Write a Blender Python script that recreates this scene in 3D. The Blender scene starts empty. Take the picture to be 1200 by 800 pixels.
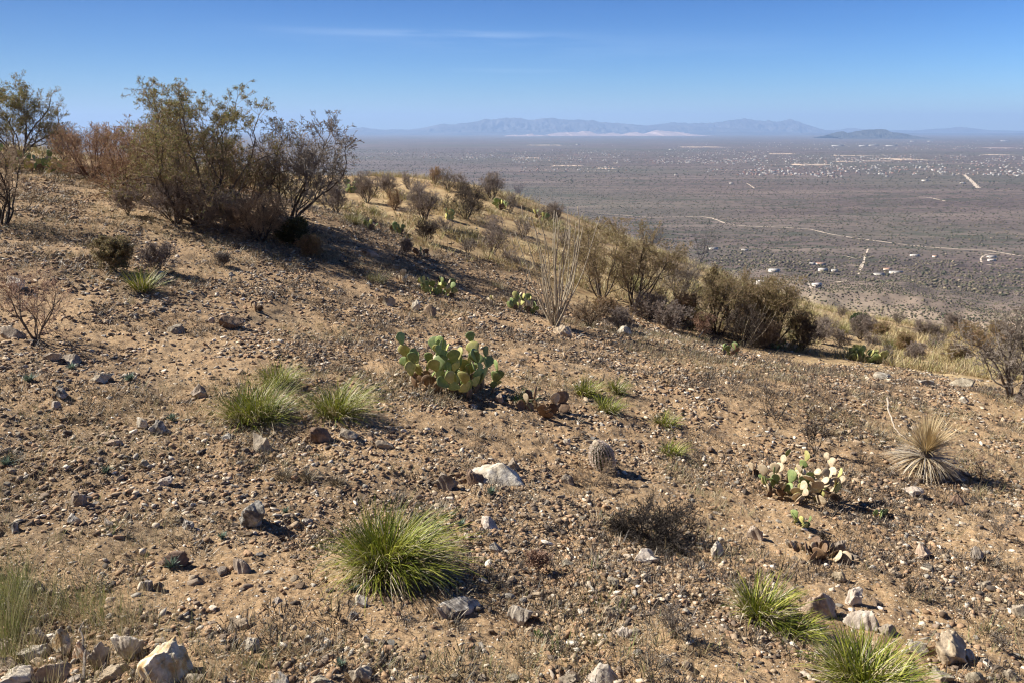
import bpy, math, random
import numpy as np
from mathutils import Vector, Matrix, Euler
SC = bpy.context.scene
C = SC.collection
rad = math.radians

# ------------------------------------------------------------------ camera
F = 950.0; CX = 600.0; CY = 400.0; HORIZON = 152.0
PITCH = math.atan((CY - HORIZON) / F)
cam_d = bpy.data.cameras.new('camera')
cam_d.sensor_width = 36.0; cam_d.lens = 36.0 * F / 1200.0
cam_d.clip_start = 0.1; cam_d.clip_end = 400000.0
cam = bpy.data.objects.new('camera', cam_d); C.objects.link(cam)
cam.location = (0, 0, 0); cam.rotation_euler = (math.pi/2 - PITCH, 0, 0)
SC.camera = cam

# ------------------------------------------------------------------ light
SUN_EL = rad(38); SUN_AZ = math.atan2(0.30, -0.95)      # direction to the sun in plan
sd = Vector((math.cos(SUN_AZ)*math.cos(SUN_EL), math.sin(SUN_AZ)*math.cos(SUN_EL), math.sin(SUN_EL)))
w = bpy.data.worlds.new('World'); SC.world = w; w.use_nodes = True
wn = w.node_tree.nodes; wl = w.node_tree.links; wn.clear()
sky = wn.new('ShaderNodeTexSky'); sky.sky_type = 'NISHITA'; sky.sun_disc = False
sky.sun_elevation = SUN_EL; sky.sun_rotation = math.atan2(sd.x, sd.y)
sky.altitude = 1200; sky.air_density = 1.0; sky.dust_density = 0.2; sky.ozone_density = 2.5
bg = wn.new('ShaderNodeBackground'); bg.inputs[1].default_value = 0.054
wo = wn.new('ShaderNodeOutputWorld')
# deep clear blue plus two thin cirrus streaks, fixed to directions of the sky
def wmath(op, a, b=None, c=None):
    n = wn.new('ShaderNodeMath'); n.operation = op
    for i, v in enumerate((a, b, c)):
        if v is None: continue
        if hasattr(v, 'links'): wl.new(v, n.inputs[i])
        else: n.inputs[i].default_value = v
    return n.outputs[0]
def wrange(v, a, b):
    n = wn.new('ShaderNodeMapRange'); n.interpolation_type = 'SMOOTHSTEP'; wl.new(v, n.inputs[0]); n.inputs[1].default_value = a; n.inputs[2].default_value = b; return n.outputs[0]
tc = wn.new('ShaderNodeTexCoord'); sx = wn.new('ShaderNodeSeparateXYZ'); wl.new(tc.outputs['Generated'], sx.inputs[0])
mp = wn.new('ShaderNodeMapping'); mp.inputs['Scale'].default_value = (4, 4, 60); wl.new(tc.outputs['Generated'], mp.inputs[0])
nz = wn.new('ShaderNodeTexNoise'); nz.inputs['Scale'].default_value = 1.6; nz.inputs['Detail'].default_value = 7; nz.inputs['Roughness'].default_value = .6; wl.new(mp.outputs[0], nz.inputs[0])
u_ = wmath('DIVIDE', sx.outputs[0], wmath('MAXIMUM', sx.outputs[1], .05))
def streak(zc, slope, hw, u0, u1, u2, u3, amt):
    c = wmath('SUBTRACT', wmath('ADD', sx.outputs[2], wmath('MULTIPLY', u_, slope)), zc)
    c = wmath('ADD', c, wmath('MULTIPLY', wmath('SUBTRACT', nz.outputs[0], .5), hw*1.6))
    m = wrange(wmath('ABSOLUTE', c), hw, 0)
    m = wmath('MULTIPLY', m, wmath('MULTIPLY', wrange(u_, u0, u1), wrange(u_, u3, u2)))
    m = wmath('MULTIPLY', m, wrange(nz.outputs[0], .30, .62))
    return wmath('MULTIPLY', m, amt)
msk = wmath('ADD', streak(.1055, .012, .006, -.35, -.10, -.06, .14, .13), streak(.0665, .012, .0035, -.10, -.02, .02, .10, .12))
msk = wmath('ADD', msk, streak(.098, .02, .022, -.5, .0, .1, .5, .05))
k1 = wn.new('ShaderNodeMixRGB'); k1.blend_type = 'MULTIPLY'; k1.inputs[0].default_value = 1; k1.inputs[2].default_value = (.10, .117, .135, 1)
gmn = wn.new('ShaderNodeGamma'); gmn.inputs[1].default_value = 1.75
k2 = wn.new('ShaderNodeMixRGB'); k2.blend_type = 'MULTIPLY'; k2.inputs[0].default_value = 1; k2.inputs[2].default_value = (5.8, 6.1, 6.9, 1)
mx = wn.new('ShaderNodeMixRGB'); mx.inputs[2].default_value = (9.0, 10.5, 12.0, 1)
wl.new(sky.outputs[0], k1.inputs[1]); wl.new(k1.outputs[0], gmn.inputs[0]); wl.new(gmn.outputs[0], k2.inputs[1]); 
az = wn.new('ShaderNodeMapRange'); wl.new(u_, az.inputs[0]); az.inputs[1].default_value = -.65; az.inputs[2].default_value = .65; az.inputs[3].default_value = .60; az.inputs[4].default_value = 1.75
k3 = wn.new('ShaderNodeVectorMath'); k3.operation = 'SCALE'; wl.new(k2.outputs[0], k3.inputs[0]); wl.new(az.outputs[0], k3.inputs['Scale'])
zr = wn.new('ShaderNodeMapRange'); wl.new(sx.outputs[2], zr.inputs[0]); zr.inputs[1].default_value = .03; zr.inputs[2].default_value = .18
k4 = wn.new('ShaderNodeMixRGB'); k4.inputs[1].default_value = (1, 1, 1, 1); k4.inputs[2].default_value = (.37, .78, .84, 1); wl.new(zr.outputs[0], k4.inputs[0])
k5 = wn.new('ShaderNodeMixRGB'); k5.blend_type = 'MULTIPLY'; k5.inputs[0].default_value = 1; wl.new(k3.outputs[0], k5.inputs[1]); wl.new(k4.outputs[0], k5.inputs[2])
wl.new(k5.outputs[0], mx.inputs[1]); wl.new(msk, mx.inputs[0])
wl.new(mx.outputs[0], bg.inputs[0]); wl.new(bg.outputs[0], wo.inputs[0])
sun_d = bpy.data.lights.new('sun', 'SUN'); sun_d.energy = 5.0; sun_d.angle = rad(.53); sun_d.color = (1.0, .955, .88)
sun = bpy.data.objects.new('sun', sun_d); C.objects.link(sun); sun.location = sd*80
sun.rotation_euler = sd.to_track_quat('Z', 'Y').to_euler()
SC.view_settings.view_transform = 'Standard'; SC.view_settings.look = 'None'
SC.view_settings.exposure = 1.12; SC.view_settings.gamma = 1.0
SC.view_settings.use_curve_mapping = False
SC.cycles.max_bounces = 6; SC.cycles.filter_width = 1.2; SC.cycles.use_denoising = True; SC.cycles.volume_bounces = 1; SC.cycles.transparent_max_bounces = 8

# ------------------------------------------------------------------ noise
def _hash(ix, iy, seed):
    h = (ix.astype(np.int64)*374761393 + iy.astype(np.int64)*668265263 + seed*1442695041) & 0xFFFFFFFF
    h = ((h ^ (h >> 13)) * 1274126177) & 0xFFFFFFFF
    h = (h ^ (h >> 16)) & 0xFFFFFFFF
    return h.astype(np.float64) / 4294967295.0
def vnoise(x, y, seed=0):
    x = np.asarray(x, float); y = np.asarray(y, float)
    ix = np.floor(x); iy = np.floor(y); fx = x-ix; fy = y-iy
    ux = fx*fx*fx*(fx*(fx*6-15)+10); uy = fy*fy*fy*(fy*(fy*6-15)+10)
    a = _hash(ix, iy, seed); b = _hash(ix+1, iy, seed); c = _hash(ix, iy+1, seed); d = _hash(ix+1, iy+1, seed)
    return ((a*(1-ux)+b*ux)*(1-uy) + (c*(1-ux)+d*ux)*uy)*2-1
def fbm(x, y, oct=4, seed=0, gain=.5):
    s = 0; a = 1; t = 0
    for o in range(oct):
        s = s + a*vnoise(x*2**o+17.3*o, y*2**o-9.1*o, seed+o*13); t += a; a *= gain
    return s/t
def sstep(x, a, b):
    t = np.clip((x-a)/(b-a), 0, 1); return t*t*(3-2*t)

# ------------------------------------------------------------------ terrain
cp, sp_ = math.cos(PITCH), math.sin(PITCH)
def raydir(px, py):
    px = np.asarray(px, float); py = np.asarray(py, float)
    u = (px-CX)/F; v = (CY-py)/F
    return np.stack([u, cp + v*sp_, -sp_ + v*cp], -1)
def pt(px, py, Y):
    d = raydir(px, py); return d*(Y/d[..., 1:2])
CTRL = [(0,800,3.9),(300,800,3.8),(600,800,3.9),(900,800,4.1),(1200,800,4.5),
 (0,670,5.1),(300,670,5.2),(600,670,5.4),(900,670,5.9),(1200,670,6.6),
 (0,550,7.0),(300,550,7.3),(600,550,8.0),(708,550,8.7),(935,575,8.7),(1082,552,10.2),(1200,550,10.8),
 (0,455,9.0),(300,455,9.9),(530,455,10.8),(900,455,13.5),(1200,462,17),
 (0,395,11.4),(200,395,12.4),(400,395,14),(650,384,18),(870,406,22),
 (0,330,14),(200,330,15.5),(400,330,18),(600,345,22),(741,354,25),
 (0,260,19),(235,257,22),(345,252,24),(450,260,28),(600,275,31),
 (0,190,28),(120,205,30),(400,213,41),
 (450,208,45),(560,217,44),(640,247,41),(700,277,39),(800,312,37),(900,352,36),(960,372,37),(1050,394,36),(1200,396,42),
 (1120,420,27),(1200,430,26),(980,400,29),
 (0,170,36),(120,190,39),(250,200,42)]
cpts = [tuple(pt(*c)) for c in CTRL]
cpts += [(0,0,-2.0),(-4,0,-1.9),(4,0,-2.4),(-6,3,-2.5),(6,3,-3.4)]
for px, Y, z in ((0,75,-12),(225,75,-13),(450,75,-15),(625,72,-16),(800,70,-18),(1000,70,-20),(1200,70,-22),(0,110,-24),(450,110,-28),(800,110,-31),(1200,110,-33)):
    cpts.append(((px-CX)/F*Y/cp, Y, z))
P_ = np.array(cpts)
def _U(r2): return .5*r2*np.log(r2+1e-9)
def _fit(P):
    n = len(P); r2 = (P[:,None,0]-P[None,:,0])**2+(P[:,None,1]-P[None,:,1])**2
    K = _U(r2) + np.eye(n)*2.0
    Q = np.c_[np.ones(n), P[:,:2]]
    A = np.zeros((n+3,n+3)); A[:n,:n]=K; A[:n,n:]=Q; A[n:,:n]=Q.T
    return np.linalg.solve(A, np.r_[P[:,2],0,0,0])
W_ = _fit(P_)
FLOOR = -310.0
_fd = np.log(np.array([30,60,100,150,350,600,1000,1500,2200,2700]))
_fz = np.array([-8,-17,-28,-40,-80,-124,-185,-246,-302,-310])
def near_z(x, y):
    out = np.full(x.shape, W_[-3]) + W_[-2]*x + W_[-1]*y
    for (a,b,_), wgt in zip(P_, W_): out += wgt*_U((x-a)**2+(y-b)**2)
    return out
def H(x, y, micro=True):
    x = np.atleast_1d(np.asarray(x, float)); y = np.atleast_1d(np.asarray(y, float))
    r = np.hypot(x, y)
    z = np.full(x.shape, FLOOR)
    m = r < 3500
    if m.any():
        xx, yy, rr = x[m], y[m], r[m]
        zf = np.interp(np.log(np.maximum(rr, 30)), _fd, _fz)
        amp = np.where(rr < 2700, 1, 0)*sstep(rr, 80, 200)*(1-sstep(rr, 1700, 2650))
        ang = np.arctan2(xx, yy)
        zf = zf + amp*np.minimum(rr, 700)*.017*(fbm(ang*9+3, np.log(rr)*1.7, 4, 5))*1.6
        zf = zf + amp*fbm(xx/60, yy/60, 3, 8)*3.2
        q = rr < 125
        wb = sstep(rr, 60, 120)
        zn = zf.copy()
        if q.any(): zn[q] = near_z(xx[q], yy[q])
        zz = zn*(1-wb)+zf*wb
        if micro:
            k = 1-sstep(rr, 60, 110)
            mm = .10*fbm(xx/3.1, yy/3.1, 2, 31) + .065*fbm(xx/.8, yy/.8, 4, 41, .55)
            far = rr < 22
            if far.any():
                xf, yf = xx[far], yy[far]
                t = .042*fbm(xf/.26, yf/.26, 4, 51, .62) + .012*np.abs(fbm(xf/.07, yf/.07, 2, 61))
                mm[far] += t*(1-sstep(rr[far], 16, 22))
            zz = zz + mm*k
        z[m] = zz
    return z
def Hs(x, y): return float(H([x], [y])[0])
_ts = np.geomspace(2.0, 20000, 420)
def Gv(px, py):
    """the points of the ground that show at photo positions (px, py)"""
    px = np.atleast_1d(np.asarray(px, float)); py = np.atleast_1d(np.asarray(py, float)); d = raydir(px, py)
    p = d[:,None,:]*_ts[None,:,None]; h = H(p[...,0].ravel(), p[...,1].ravel(), False).reshape(p.shape[:2])
    below = p[...,2] < h; i = np.where(below.any(1), below.argmax(1), len(_ts)-1)
    a = _ts[np.maximum(i-2,0)].copy(); b = _ts[np.minimum(i+1,len(_ts)-1)].copy()
    for _ in range(16):
        m = .5*(a+b); q = d*m[:,None]; u = q[:,2] < H(q[:,0], q[:,1]); b = np.where(u, m, b); a = np.where(u, a, m)
    q = d*b[:,None]; q[:,2] = H(q[:,0], q[:,1]); return q
def G(px, py): return Vector(Gv(px, py)[0])
def pxm(p):            # photo pixels per metre at a point
    return F/ max(.1, (p.y*cp - p.z*sp_))

# ------------------------------------------------------------------ mesh helpers
class Geo:
    def __init__(s): s.v=[]; s.q=[]; s.t=[]; s.n=0; s.c=[]
    def add(s, v, q=None, t=None, col=None):
        v = np.asarray(v, float).reshape(-1,3)
        if q is not None and len(q): s.q.append(np.asarray(q).reshape(-1,4)+s.n)
        if t is not None and len(t): s.t.append(np.asarray(t).reshape(-1,3)+s.n)
        s.v.append(v); s.n += len(v)
        if col is not None:
            col = np.asarray(col, float)
            s.c.append(np.broadcast_to(col, (len(v),3)) if col.ndim==1 else col)
    def mesh(s, name, mat, smooth=False, origin=None):
        v = np.concatenate(s.v) if s.v else np.zeros((0,3))
        if origin is not None: v = v - np.array(origin)
        q = np.concatenate(s.q) if s.q else np.zeros((0,4), int)
        t = np.concatenate(s.t) if s.t else np.zeros((0,3), int)
        me = bpy.data.meshes.new(name)
        me.vertices.add(len(v)); me.vertices.foreach_set('co', v.astype(np.float32).ravel())
        nl = len(q)*4+len(t)*3
        me.loops.add(nl); me.loops.foreach_set('vertex_index', np.r_[q.ravel(), t.ravel()].astype(np.int32))
        me.polygons.add(len(q)+len(t))
        ls = np.r_[np.arange(len(q))*4, len(q)*4+np.arange(len(t))*3].astype(np.int32)
        me.polygons.foreach_set('loop_start', ls)
        if s.c:
            cc = np.concatenate(s.c)
            at = me.color_attributes.new('col', 'FLOAT_COLOR', 'POINT')
            at.data.foreach_set('color', np.c_[cc, np.ones(len(cc))].astype(np.float32).ravel())
        if smooth: me.polygons.foreach_set('use_smooth', np.ones(len(q)+len(t), bool))
        me.update(calc_edges=True)
        if mat: me.materials.append(mat)
        return me
    def obj(s, name, mat, parent=None, smooth=False, loc=None):
        o = bpy.data.objects.new(name, s.mesh(name, mat, smooth)); C.objects.link(o)
        if parent: o.parent = parent
        if loc is not None: o.location = loc
        return o
def tag(o, label=None, cat=None, group=None, kind=None):
    if label: o['label'] = label
    if cat: o['category'] = cat
    if group: o['group'] = group
    if kind: o['kind'] = kind
    return o
def thing(name, loc, label, cat, group=None, rz=0):
    o = bpy.data.objects.new(name, None); C.objects.link(o)
    o.location = loc; o.rotation_euler = (0,0,rz); o.empty_display_size = .1
    return tag(o, label, cat, group)

def seg_prisms(A, B, ra, rb, k=3):
    """many tapered prisms at once; returns verts, quads"""
    A = np.asarray(A, float); B = np.asarray(B, float); n = len(A)
    d = B-A; L = np.linalg.norm(d, axis=1, keepdims=True)+1e-9; d = d/L
    up = np.where(np.abs(d[:,2:3])>.9, np.array([[1.,0,0]]), np.array([[0.,0,1]]))
    x = np.cross(d, up); x /= np.linalg.norm(x, axis=1, keepdims=True)+1e-9; y = np.cross(d, x)
    a = np.arange(k)*2*math.pi/k
    ring = x[:,None,:]*np.cos(a)[None,:,None] + y[:,None,:]*np.sin(a)[None,:,None]
    va = A[:,None,:]+ring*np.asarray(ra).reshape(-1,1,1); vb = B[:,None,:]+ring*np.asarray(rb).reshape(-1,1,1)
    v = np.concatenate([va, vb], 1).reshape(-1,3)
    base = (np.arange(n)*2*k)[:,None,None]
    i = np.arange(k); j = (i+1)%k
    q = np.stack([i, j, j+k, i+k], 1)[None] + base
    return v, q.reshape(-1,4)
def tube(g, pts, rads, k=6, col=None, cap=True):
    P = np.asarray(pts, float); n = len(P); R = np.asarray(rads, float)
    T = np.gradient(P, axis=0); T /= np.linalg.norm(T, axis=1, keepdims=True)+1e-9
    ref = np.array([0.31,.95,.05]) if abs(T[0][1])<.8 else np.array([1.,0,.1])
    vs = []
    for i in range(n):
        x = np.cross(T[i], ref); x /= np.linalg.norm(x)+1e-9; y = np.cross(T[i], x)
        a = np.arange(k)*2*math.pi/k
        vs.append(P[i]+R[i]*(np.cos(a)[:,None]*x+np.sin(a)[:,None]*y))
    v = np.concatenate(vs); q = []
    for i in range(n-1):
        for j in range(k):
            j2=(j+1)%k; q.append((i*k+j,i*k+j2,(i+1)*k+j2,(i+1)*k+j))
    t = []
    if cap:
        v = np.concatenate([v, P[-1:]+T[-1:]*R[-1]*.3]); e = n*k
        t = [((n-1)*k+j,(n-1)*k+(j+1)%k,e) for j in range(k)]
    g.add(v, q, t, col)

# icospheres
def ico(sub):
    t = (1+5**.5)/2
    v = [(-1,t,0),(1,t,0),(-1,-t,0),(1,-t,0),(0,-1,t),(0,1,t),(0,-1,-t),(0,1,-t),(t,0,-1),(t,0,1),(-t,0,-1),(-t,0,1)]
    f = [(0,11,5),(0,5,1),(0,1,7),(0,7,10),(0,10,11),(1,5,9),(5,11,4),(11,10,2),(10,7,6),(7,1,8),(3,9,4),(3,4,2),(3,2,6),(3,6,8),(3,8,9),(4,9,5),(2,4,11),(6,2,10),(8,6,7),(9,8,1)]
    v = [np.array(p)/np.linalg.norm(p) for p in v]
    for _ in range(sub):
        mid = {}; nf = []
        def m(a,b):
            k=(min(a,b),max(a,b))
            if k not in mid:
                p=v[a]+v[b]; v.append(p/np.linalg.norm(p)); mid[k]=len(v)-1
            return mid[k]
        for a,b,c in f:
            x,y,z=m(a,b),m(b,c),m(c,a); nf += [(a,x,z),(b,y,x),(c,z,y),(x,y,z)]
        f = nf
    return np.array(v), np.array(f)
ICO = [ico(i) for i in range(5)]
def rock_verts(sub, seed, rough=.06, nplanes=9, flat=1.0, aniso=(1,1,1)):
    rs = np.random.RandomState(seed); v = ICO[sub][0].copy()
    for _ in range(nplanes):
        n = rs.normal(size=3); n /= np.linalg.norm(n); d = rs.uniform(.42,.80)
        s = v@n; k = s>d; v[k] -= np.outer(s[k]-d, n)
    if sub >= 2:
        for sc, am in ((2.2,1.0),(5.5,.5),(12,.28)):
            n = vnoise(v[:,0]*sc+v[:,2]*sc*.7+seed, v[:,1]*sc-v[:,2]*sc*.6, seed)
            v += v*(n*am*rough)[:,None]
    else:
        v *= 1+rs.uniform(-.12,.12,len(v))[:,None]
    v *= np.array(aniso); v[:,2] *= flat
    return v

# ------------------------------------------------------------------ materials
def M(name):
    m = bpy.data.materials.new(name); m.use_nodes = True
    nt = m.node_tree; b = nt.nodes['Principled BSDF']; b.inputs['Roughness'].default_value = .9
    b.inputs['Specular IOR Level'].default_value = .25
    return m, nt, b
def N(nt, typ, **kw):
    n = nt.nodes.new(typ)
    for k, v in kw.items():
        if k in n.inputs: n.inputs[k].default_value = v
        else: setattr(n, k, v)
    return n
def ramp(nt, stops):
    r = nt.nodes.new('ShaderNodeValToRGB'); cr = r.color_ramp
    while len(cr.elements) < len(stops): cr.elements.new(.5)
    for e, (p, c) in zip(cr.elements, stops):
        e.position = p; e.color = (*c, 1) if len(c)==3 else c
    return r
def noise_mat(name, stops, scale=6, detail=5, bump=0, bscale=None, rough=.9, coord='Object', obj_var=.0, transl=0, bdist=.01, hue=0):
    m, nt, b = M(name); L = nt.links
    tc = N(nt,'ShaderNodeTexCoord'); n = N(nt,'ShaderNodeTexNoise', Scale=scale, Detail=detail, Roughness=.62)
    src = tc.outputs[coord] if coord in ('Object','Generated') else N(nt,'ShaderNodeNewGeometry').outputs['Position']
    L.new(src, n.inputs['Vector'])
    r = ramp(nt, stops); L.new(n.outputs[0], r.inputs[0]); out = r.outputs[0]
    if obj_var:
        oi = N(nt,'ShaderNodeObjectInfo'); hs = N(nt,'ShaderNodeHueSaturation')
        mr = N(nt,'ShaderNodeMapRange'); mr.inputs[3].default_value=1-obj_var; mr.inputs[4].default_value=1+obj_var
        L.new(oi.outputs['Random'], mr.inputs[0]); L.new(mr.outputs[0], hs.inputs['Value'])
        if hue:
            m2 = N(nt,'ShaderNodeMapRange'); m2.inputs[3].default_value=.5-hue; m2.inputs[4].default_value=.5+hue
            mu = N(nt,'ShaderNodeMath', operation='FRACT'); mm = N(nt,'ShaderNodeMath', operation='MULTIPLY'); mm.inputs[1].default_value=7.31
            L.new(oi.outputs['Random'], mm.inputs[0]); L.new(mm.outputs[0], mu.inputs[0]); L.new(mu.outputs[0], m2.inputs[0]); L.new(m2.outputs[0], hs.inputs['Hue'])
        L.new(out, hs.inputs['Color']); out = hs.outputs[0]
    L.new(out, b.inputs['Base Color']); b.inputs['Roughness'].default_value = rough
    if bump:
        n2 = N(nt,'ShaderNodeTexNoise', Scale=bscale or scale*4, Detail=6, Roughness=.7); L.new(src, n2.inputs['Vector'])
        bp = N(nt,'ShaderNodeBump', Strength=bump, Distance=bdist); L.new(n2.outputs[0], bp.inputs['Height']); L.new(bp.outputs[0], b.inputs['Normal'])
    if transl:
        tr = N(nt,'ShaderNodeBsdfTranslucent'); L.new(out, tr.inputs[0]); mx = N(nt,'ShaderNodeMixShader'); mx.inputs[0].default_value=transl
        o = nt.nodes['Material Output']; L.new(b.outputs[0], mx.inputs[1]); L.new(tr.outputs[0], mx.inputs[2]); L.new(mx.outputs[0], o.inputs[0])
    return m
def attr_mat(name, rough=.9, transl=0, nscale=0, namp=.25, bump=0):
    """albedo carried per vertex in the attribute col"""
    m, nt, b = M(name); L = nt.links
    a = N(nt,'ShaderNodeAttribute', attribute_name='col'); out = a.outputs['Color']
    if nscale:
        g = N(nt,'ShaderNodeNewGeometry'); n = N(nt,'ShaderNodeTexNoise', Scale=nscale, Detail=4, Roughness=.7); L.new(g.outputs['Position'], n.inputs[0])
        mr = N(nt,'ShaderNodeMapRange'); mr.inputs[1].default_value=.3; mr.inputs[2].default_value=.7; mr.inputs[3].default_value=1-namp; mr.inputs[4].default_value=1+namp
        hs = N(nt,'ShaderNodeHueSaturation'); L.new(n.outputs[0], mr.inputs[0]); L.new(mr.outputs[0], hs.inputs['Value']); L.new(out, hs.inputs['Color']); out = hs.outputs[0]
        if bump:
            bp = N(nt,'ShaderNodeBump', Strength=bump, Distance=.006); L.new(n.outputs[0], bp.inputs['Height']); L.new(bp.outputs[0], b.inputs['Normal'])
    L.new(out, b.inputs['Base Color']); b.inputs['Roughness'].default_value = rough
    if transl:
        tr = N(nt,'ShaderNodeBsdfTranslucent'); L.new(out, tr.inputs[0]); mx = N(nt,'ShaderNodeMixShader'); mx.inputs[0].default_value=transl
        o = nt.nodes['Material Output']; L.new(b.outputs[0], mx.inputs[1]); L.new(tr.outputs[0], mx.inputs[2]); L.new(mx.outputs[0], o.inputs[0])
    return m

# ground: soil on the burnt slope, straw on the spur, scrub-dotted valley
def ground_material():
    m, nt, b = M('ground'); L = nt.links
    g = N(nt,'ShaderNodeNewGeometry'); P = g.outputs['Position']
    zone = N(nt,'ShaderNodeAttribute', attribute_name='col')
    sep = N(nt,'ShaderNodeSeparateColor'); L.new(zone.outputs['Color'], sep.inputs[0])
    def noise(scale, detail=5, rough=.6, vec=P):
        n = N(nt,'ShaderNodeTexNoise', Scale=scale, Detail=detail, Roughness=rough); L.new(vec, n.inputs['Vector']); return n.outputs[0]
    def mix(f, a, b_, mode='MIX'):
        x = N(nt,'ShaderNodeMixRGB', blend_type=mode)
        for s, val in ((0,f),(1,a),(2,b_)):
            if hasattr(val,'links'): L.new(val, x.inputs[s])
            else: x.inputs[s].default_value = val if s==0 else (*val,1)
        return x.outputs[0]
    def mr(v, a, b_, c=0, d=1):
        n = N(nt,'ShaderNodeMapRange'); L.new(v, n.inputs[0])
        for i, q in enumerate((a,b_,c,d)): n.inputs[i+1].default_value = q
        return n.outputs[0]
    # soil
    soil = ramp(nt, [(.27,(.155,.092,.046)),(.42,(.31,.20,.104)),(.56,(.46,.31,.165)),(.74,(.60,.435,.25))])
    L.new(noise(1.1, 8, .68), soil.inputs[0])
    grit = ramp(nt, [(.30,(.05,.033,.022)),(.45,(.24,.155,.09)),(.57,(.43,.295,.17)),(.70,(.66,.53,.37))])
    L.new(noise(38, 4, .75), grit.inputs[0])
    s1 = mix(.5, soil.outputs[0], grit.outputs[0])
    char = mr(noise(.55, 7, .75), .47, .66)
    s2 = mix(char, s1, mix(.6, s1, (.055,.042,.033)))
    # little pebbles sunk in the soil
    vo = N(nt,'ShaderNodeTexVoronoi', Scale=33.0); L.new(P, vo.inputs['Vector'])
    pm = mr(vo.outputs['Distance'], .30, .22); pc = ramp(nt, [(.0,(.10,.08,.065)),(.35,(.26,.20,.145)),(.7,(.42,.36,.29)),(1,(.62,.57,.50))])
    sc = N(nt,'ShaderNodeSeparateColor'); L.new(vo.outputs['Color'], sc.inputs[0]); L.new(sc.outputs[0], pc.inputs[0])
    sel = mr(sc.outputs[1], .50, .54); mul = N(nt,'ShaderNodeMath', operation='MULTIPLY'); L.new(pm, mul.inputs[0]); L.new(sel, mul.inputs[1])
    s3 = mix(mul.outputs[0], s2, pc.outputs[0])
    # straw slope
    straw = ramp(nt, [(.28,(.16,.10,.055)),(.42,(.30,.20,.105)),(.55,(.42,.30,.16)),(.75,(.46,.36,.19))])
    L.new(noise(.9, 8, .7), straw.inputs[0])
    near = mix(sep.outputs[0], s3, straw.outputs[0])
    # valley
    mpv = N(nt,'ShaderNodeMapping'); L.new(P, mpv.inputs[0]); mpv.inputs['Scale'].default_value = (.00055,.0042,0); mpv.inputs['Rotation'].default_value=(0,0,rad(-9))
    band = ramp(nt, [(.34,(.060,.042,.046)),(.46,(.100,.073,.073)),(.54,(.140,.105,.096)),(.66,(.23,.18,.15))])
    L.new(noise(1.0, 9, .66, mpv.outputs[0]), band.inputs[0])
    vs = N(nt,'ShaderNodeTexVoronoi', Scale=.10); L.new(P, vs.inputs['Vector'])
    vs2 = N(nt,'ShaderNodeTexVoronoi', Scale=.030); L.new(P, vs2.inputs['Vector'])
    dots = mix(mr(vs.outputs['Distance'], .46, .30), (.20,.155,.115), (.045,.042,.030))
    d2 = mix(mr(vs2.outputs['Distance'], .50, .34), (.17,.13,.10), (.050,.045,.034))
    dd = mix(sep.outputs[2], dots, d2)
    valley = mix(.42, band.outputs[0], dd)
    mw = N(nt,'ShaderNodeMapping'); L.new(P, mw.inputs[0]); mw.inputs['Scale'].default_value = (.0007,.0022,0); mw.inputs['Rotation'].default_value=(0,0,rad(-14))
    wn1 = noise(1.3, 5, .55, mw.outputs[0]); wa = N(nt,'ShaderNodeMath', operation='SUBTRACT'); L.new(wn1, wa.inputs[0]); wa.inputs[1].default_value=.5
    wb = N(nt,'ShaderNodeMath', operation='ABSOLUTE'); L.new(wa.outputs[0], wb.inputs[0])
    valley = mix(mr(wb.outputs[0], .018, .004), valley, (.062,.060,.042))
    gpatch = mr(noise(.00042, 4, .6), .45, .62)
    valley = mix(gpatch, valley, mix(.45, valley, (.085,.092,.06)))
    slope = mix(.45, mix(.8, dots, (.56,.44,.32)), mix(.3, straw.outputs[0], (.55,.45,.34)))
    slope = mix(mr(noise(.02, 5, .65), .40, .62), slope, mix(.45, slope, (.16,.115,.09)))
    valley = mix(sep.outputs[2], slope, valley)
    col = mix(sep.outputs[1], near, valley)
    L.new(col, b.inputs['Base Color']); b.inputs['Roughness'].default_value=.95; b.inputs['Specular IOR Level'].default_value=.12
    hgt = N(nt,'ShaderNodeMath', operation='ADD'); L.new(noise(55,5,.8), hgt.inputs[0]); mh = N(nt,'ShaderNodeMath', operation='MULTIPLY'); mh.inputs[1].default_value=.8
    L.new(mul.outputs[0], mh.inputs[0]); L.new(mh.outputs[0], hgt.inputs[1])
    bp = N(nt,'ShaderNodeBump', Strength=.9, Distance=.014); L.new(hgt.outputs[0], bp.inputs['Height']); L.new(bp.outputs[0], b.inputs['Normal'])
    return m
MAT_GROUND = ground_material()

# ------------------------------------------------------------------ ground sheet
def build_ground():
    a_f = np.linspace(rad(-41), rad(41), 1150)
    a_c = np.linspace(rad(41), rad(360-41), 90)[1:-1]
    A = np.r_[a_f, a_c]
    R = np.r_[0.02, .6, 1.4, 2.2, np.geomspace(3.0, 24, 760), np.geomspace(24, 130, 330)[1:], np.geomspace(130, 3000, 300)[1:], np.geomspace(3000, 72000, 60)[1:]]
    aa, rr = np.meshgrid(A, R)
    x = (np.sin(aa)*rr).ravel(); y = (np.cos(aa)*rr).ravel()
    z = H(x, y)
    nA, nR = len(A), len(R)
    i = np.arange(nR-1)[:,None]*nA; j = np.arange(nA)[None,:]; j2 = (j+1)%nA
    q = np.stack([i+j, i+nA+j, i+nA+j2, i+j2], -1).reshape(-1,4)[:, ::-1]
    r = rr.ravel()
    straw = straw_mask(x, y)
    val = sstep(r + 18*fbm(x/9, y/9, 3, 77), 58, 110)
    far = sstep(r, 250, 1500)
    g = Geo(); g.add(np.c_[x,y,z], q, None, np.c_[straw, val, far])
    return tag(g.obj('ground', MAT_GROUND, smooth=True), 'brown stony hillside falling away to a wide scrub valley', kind='structure')
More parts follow.
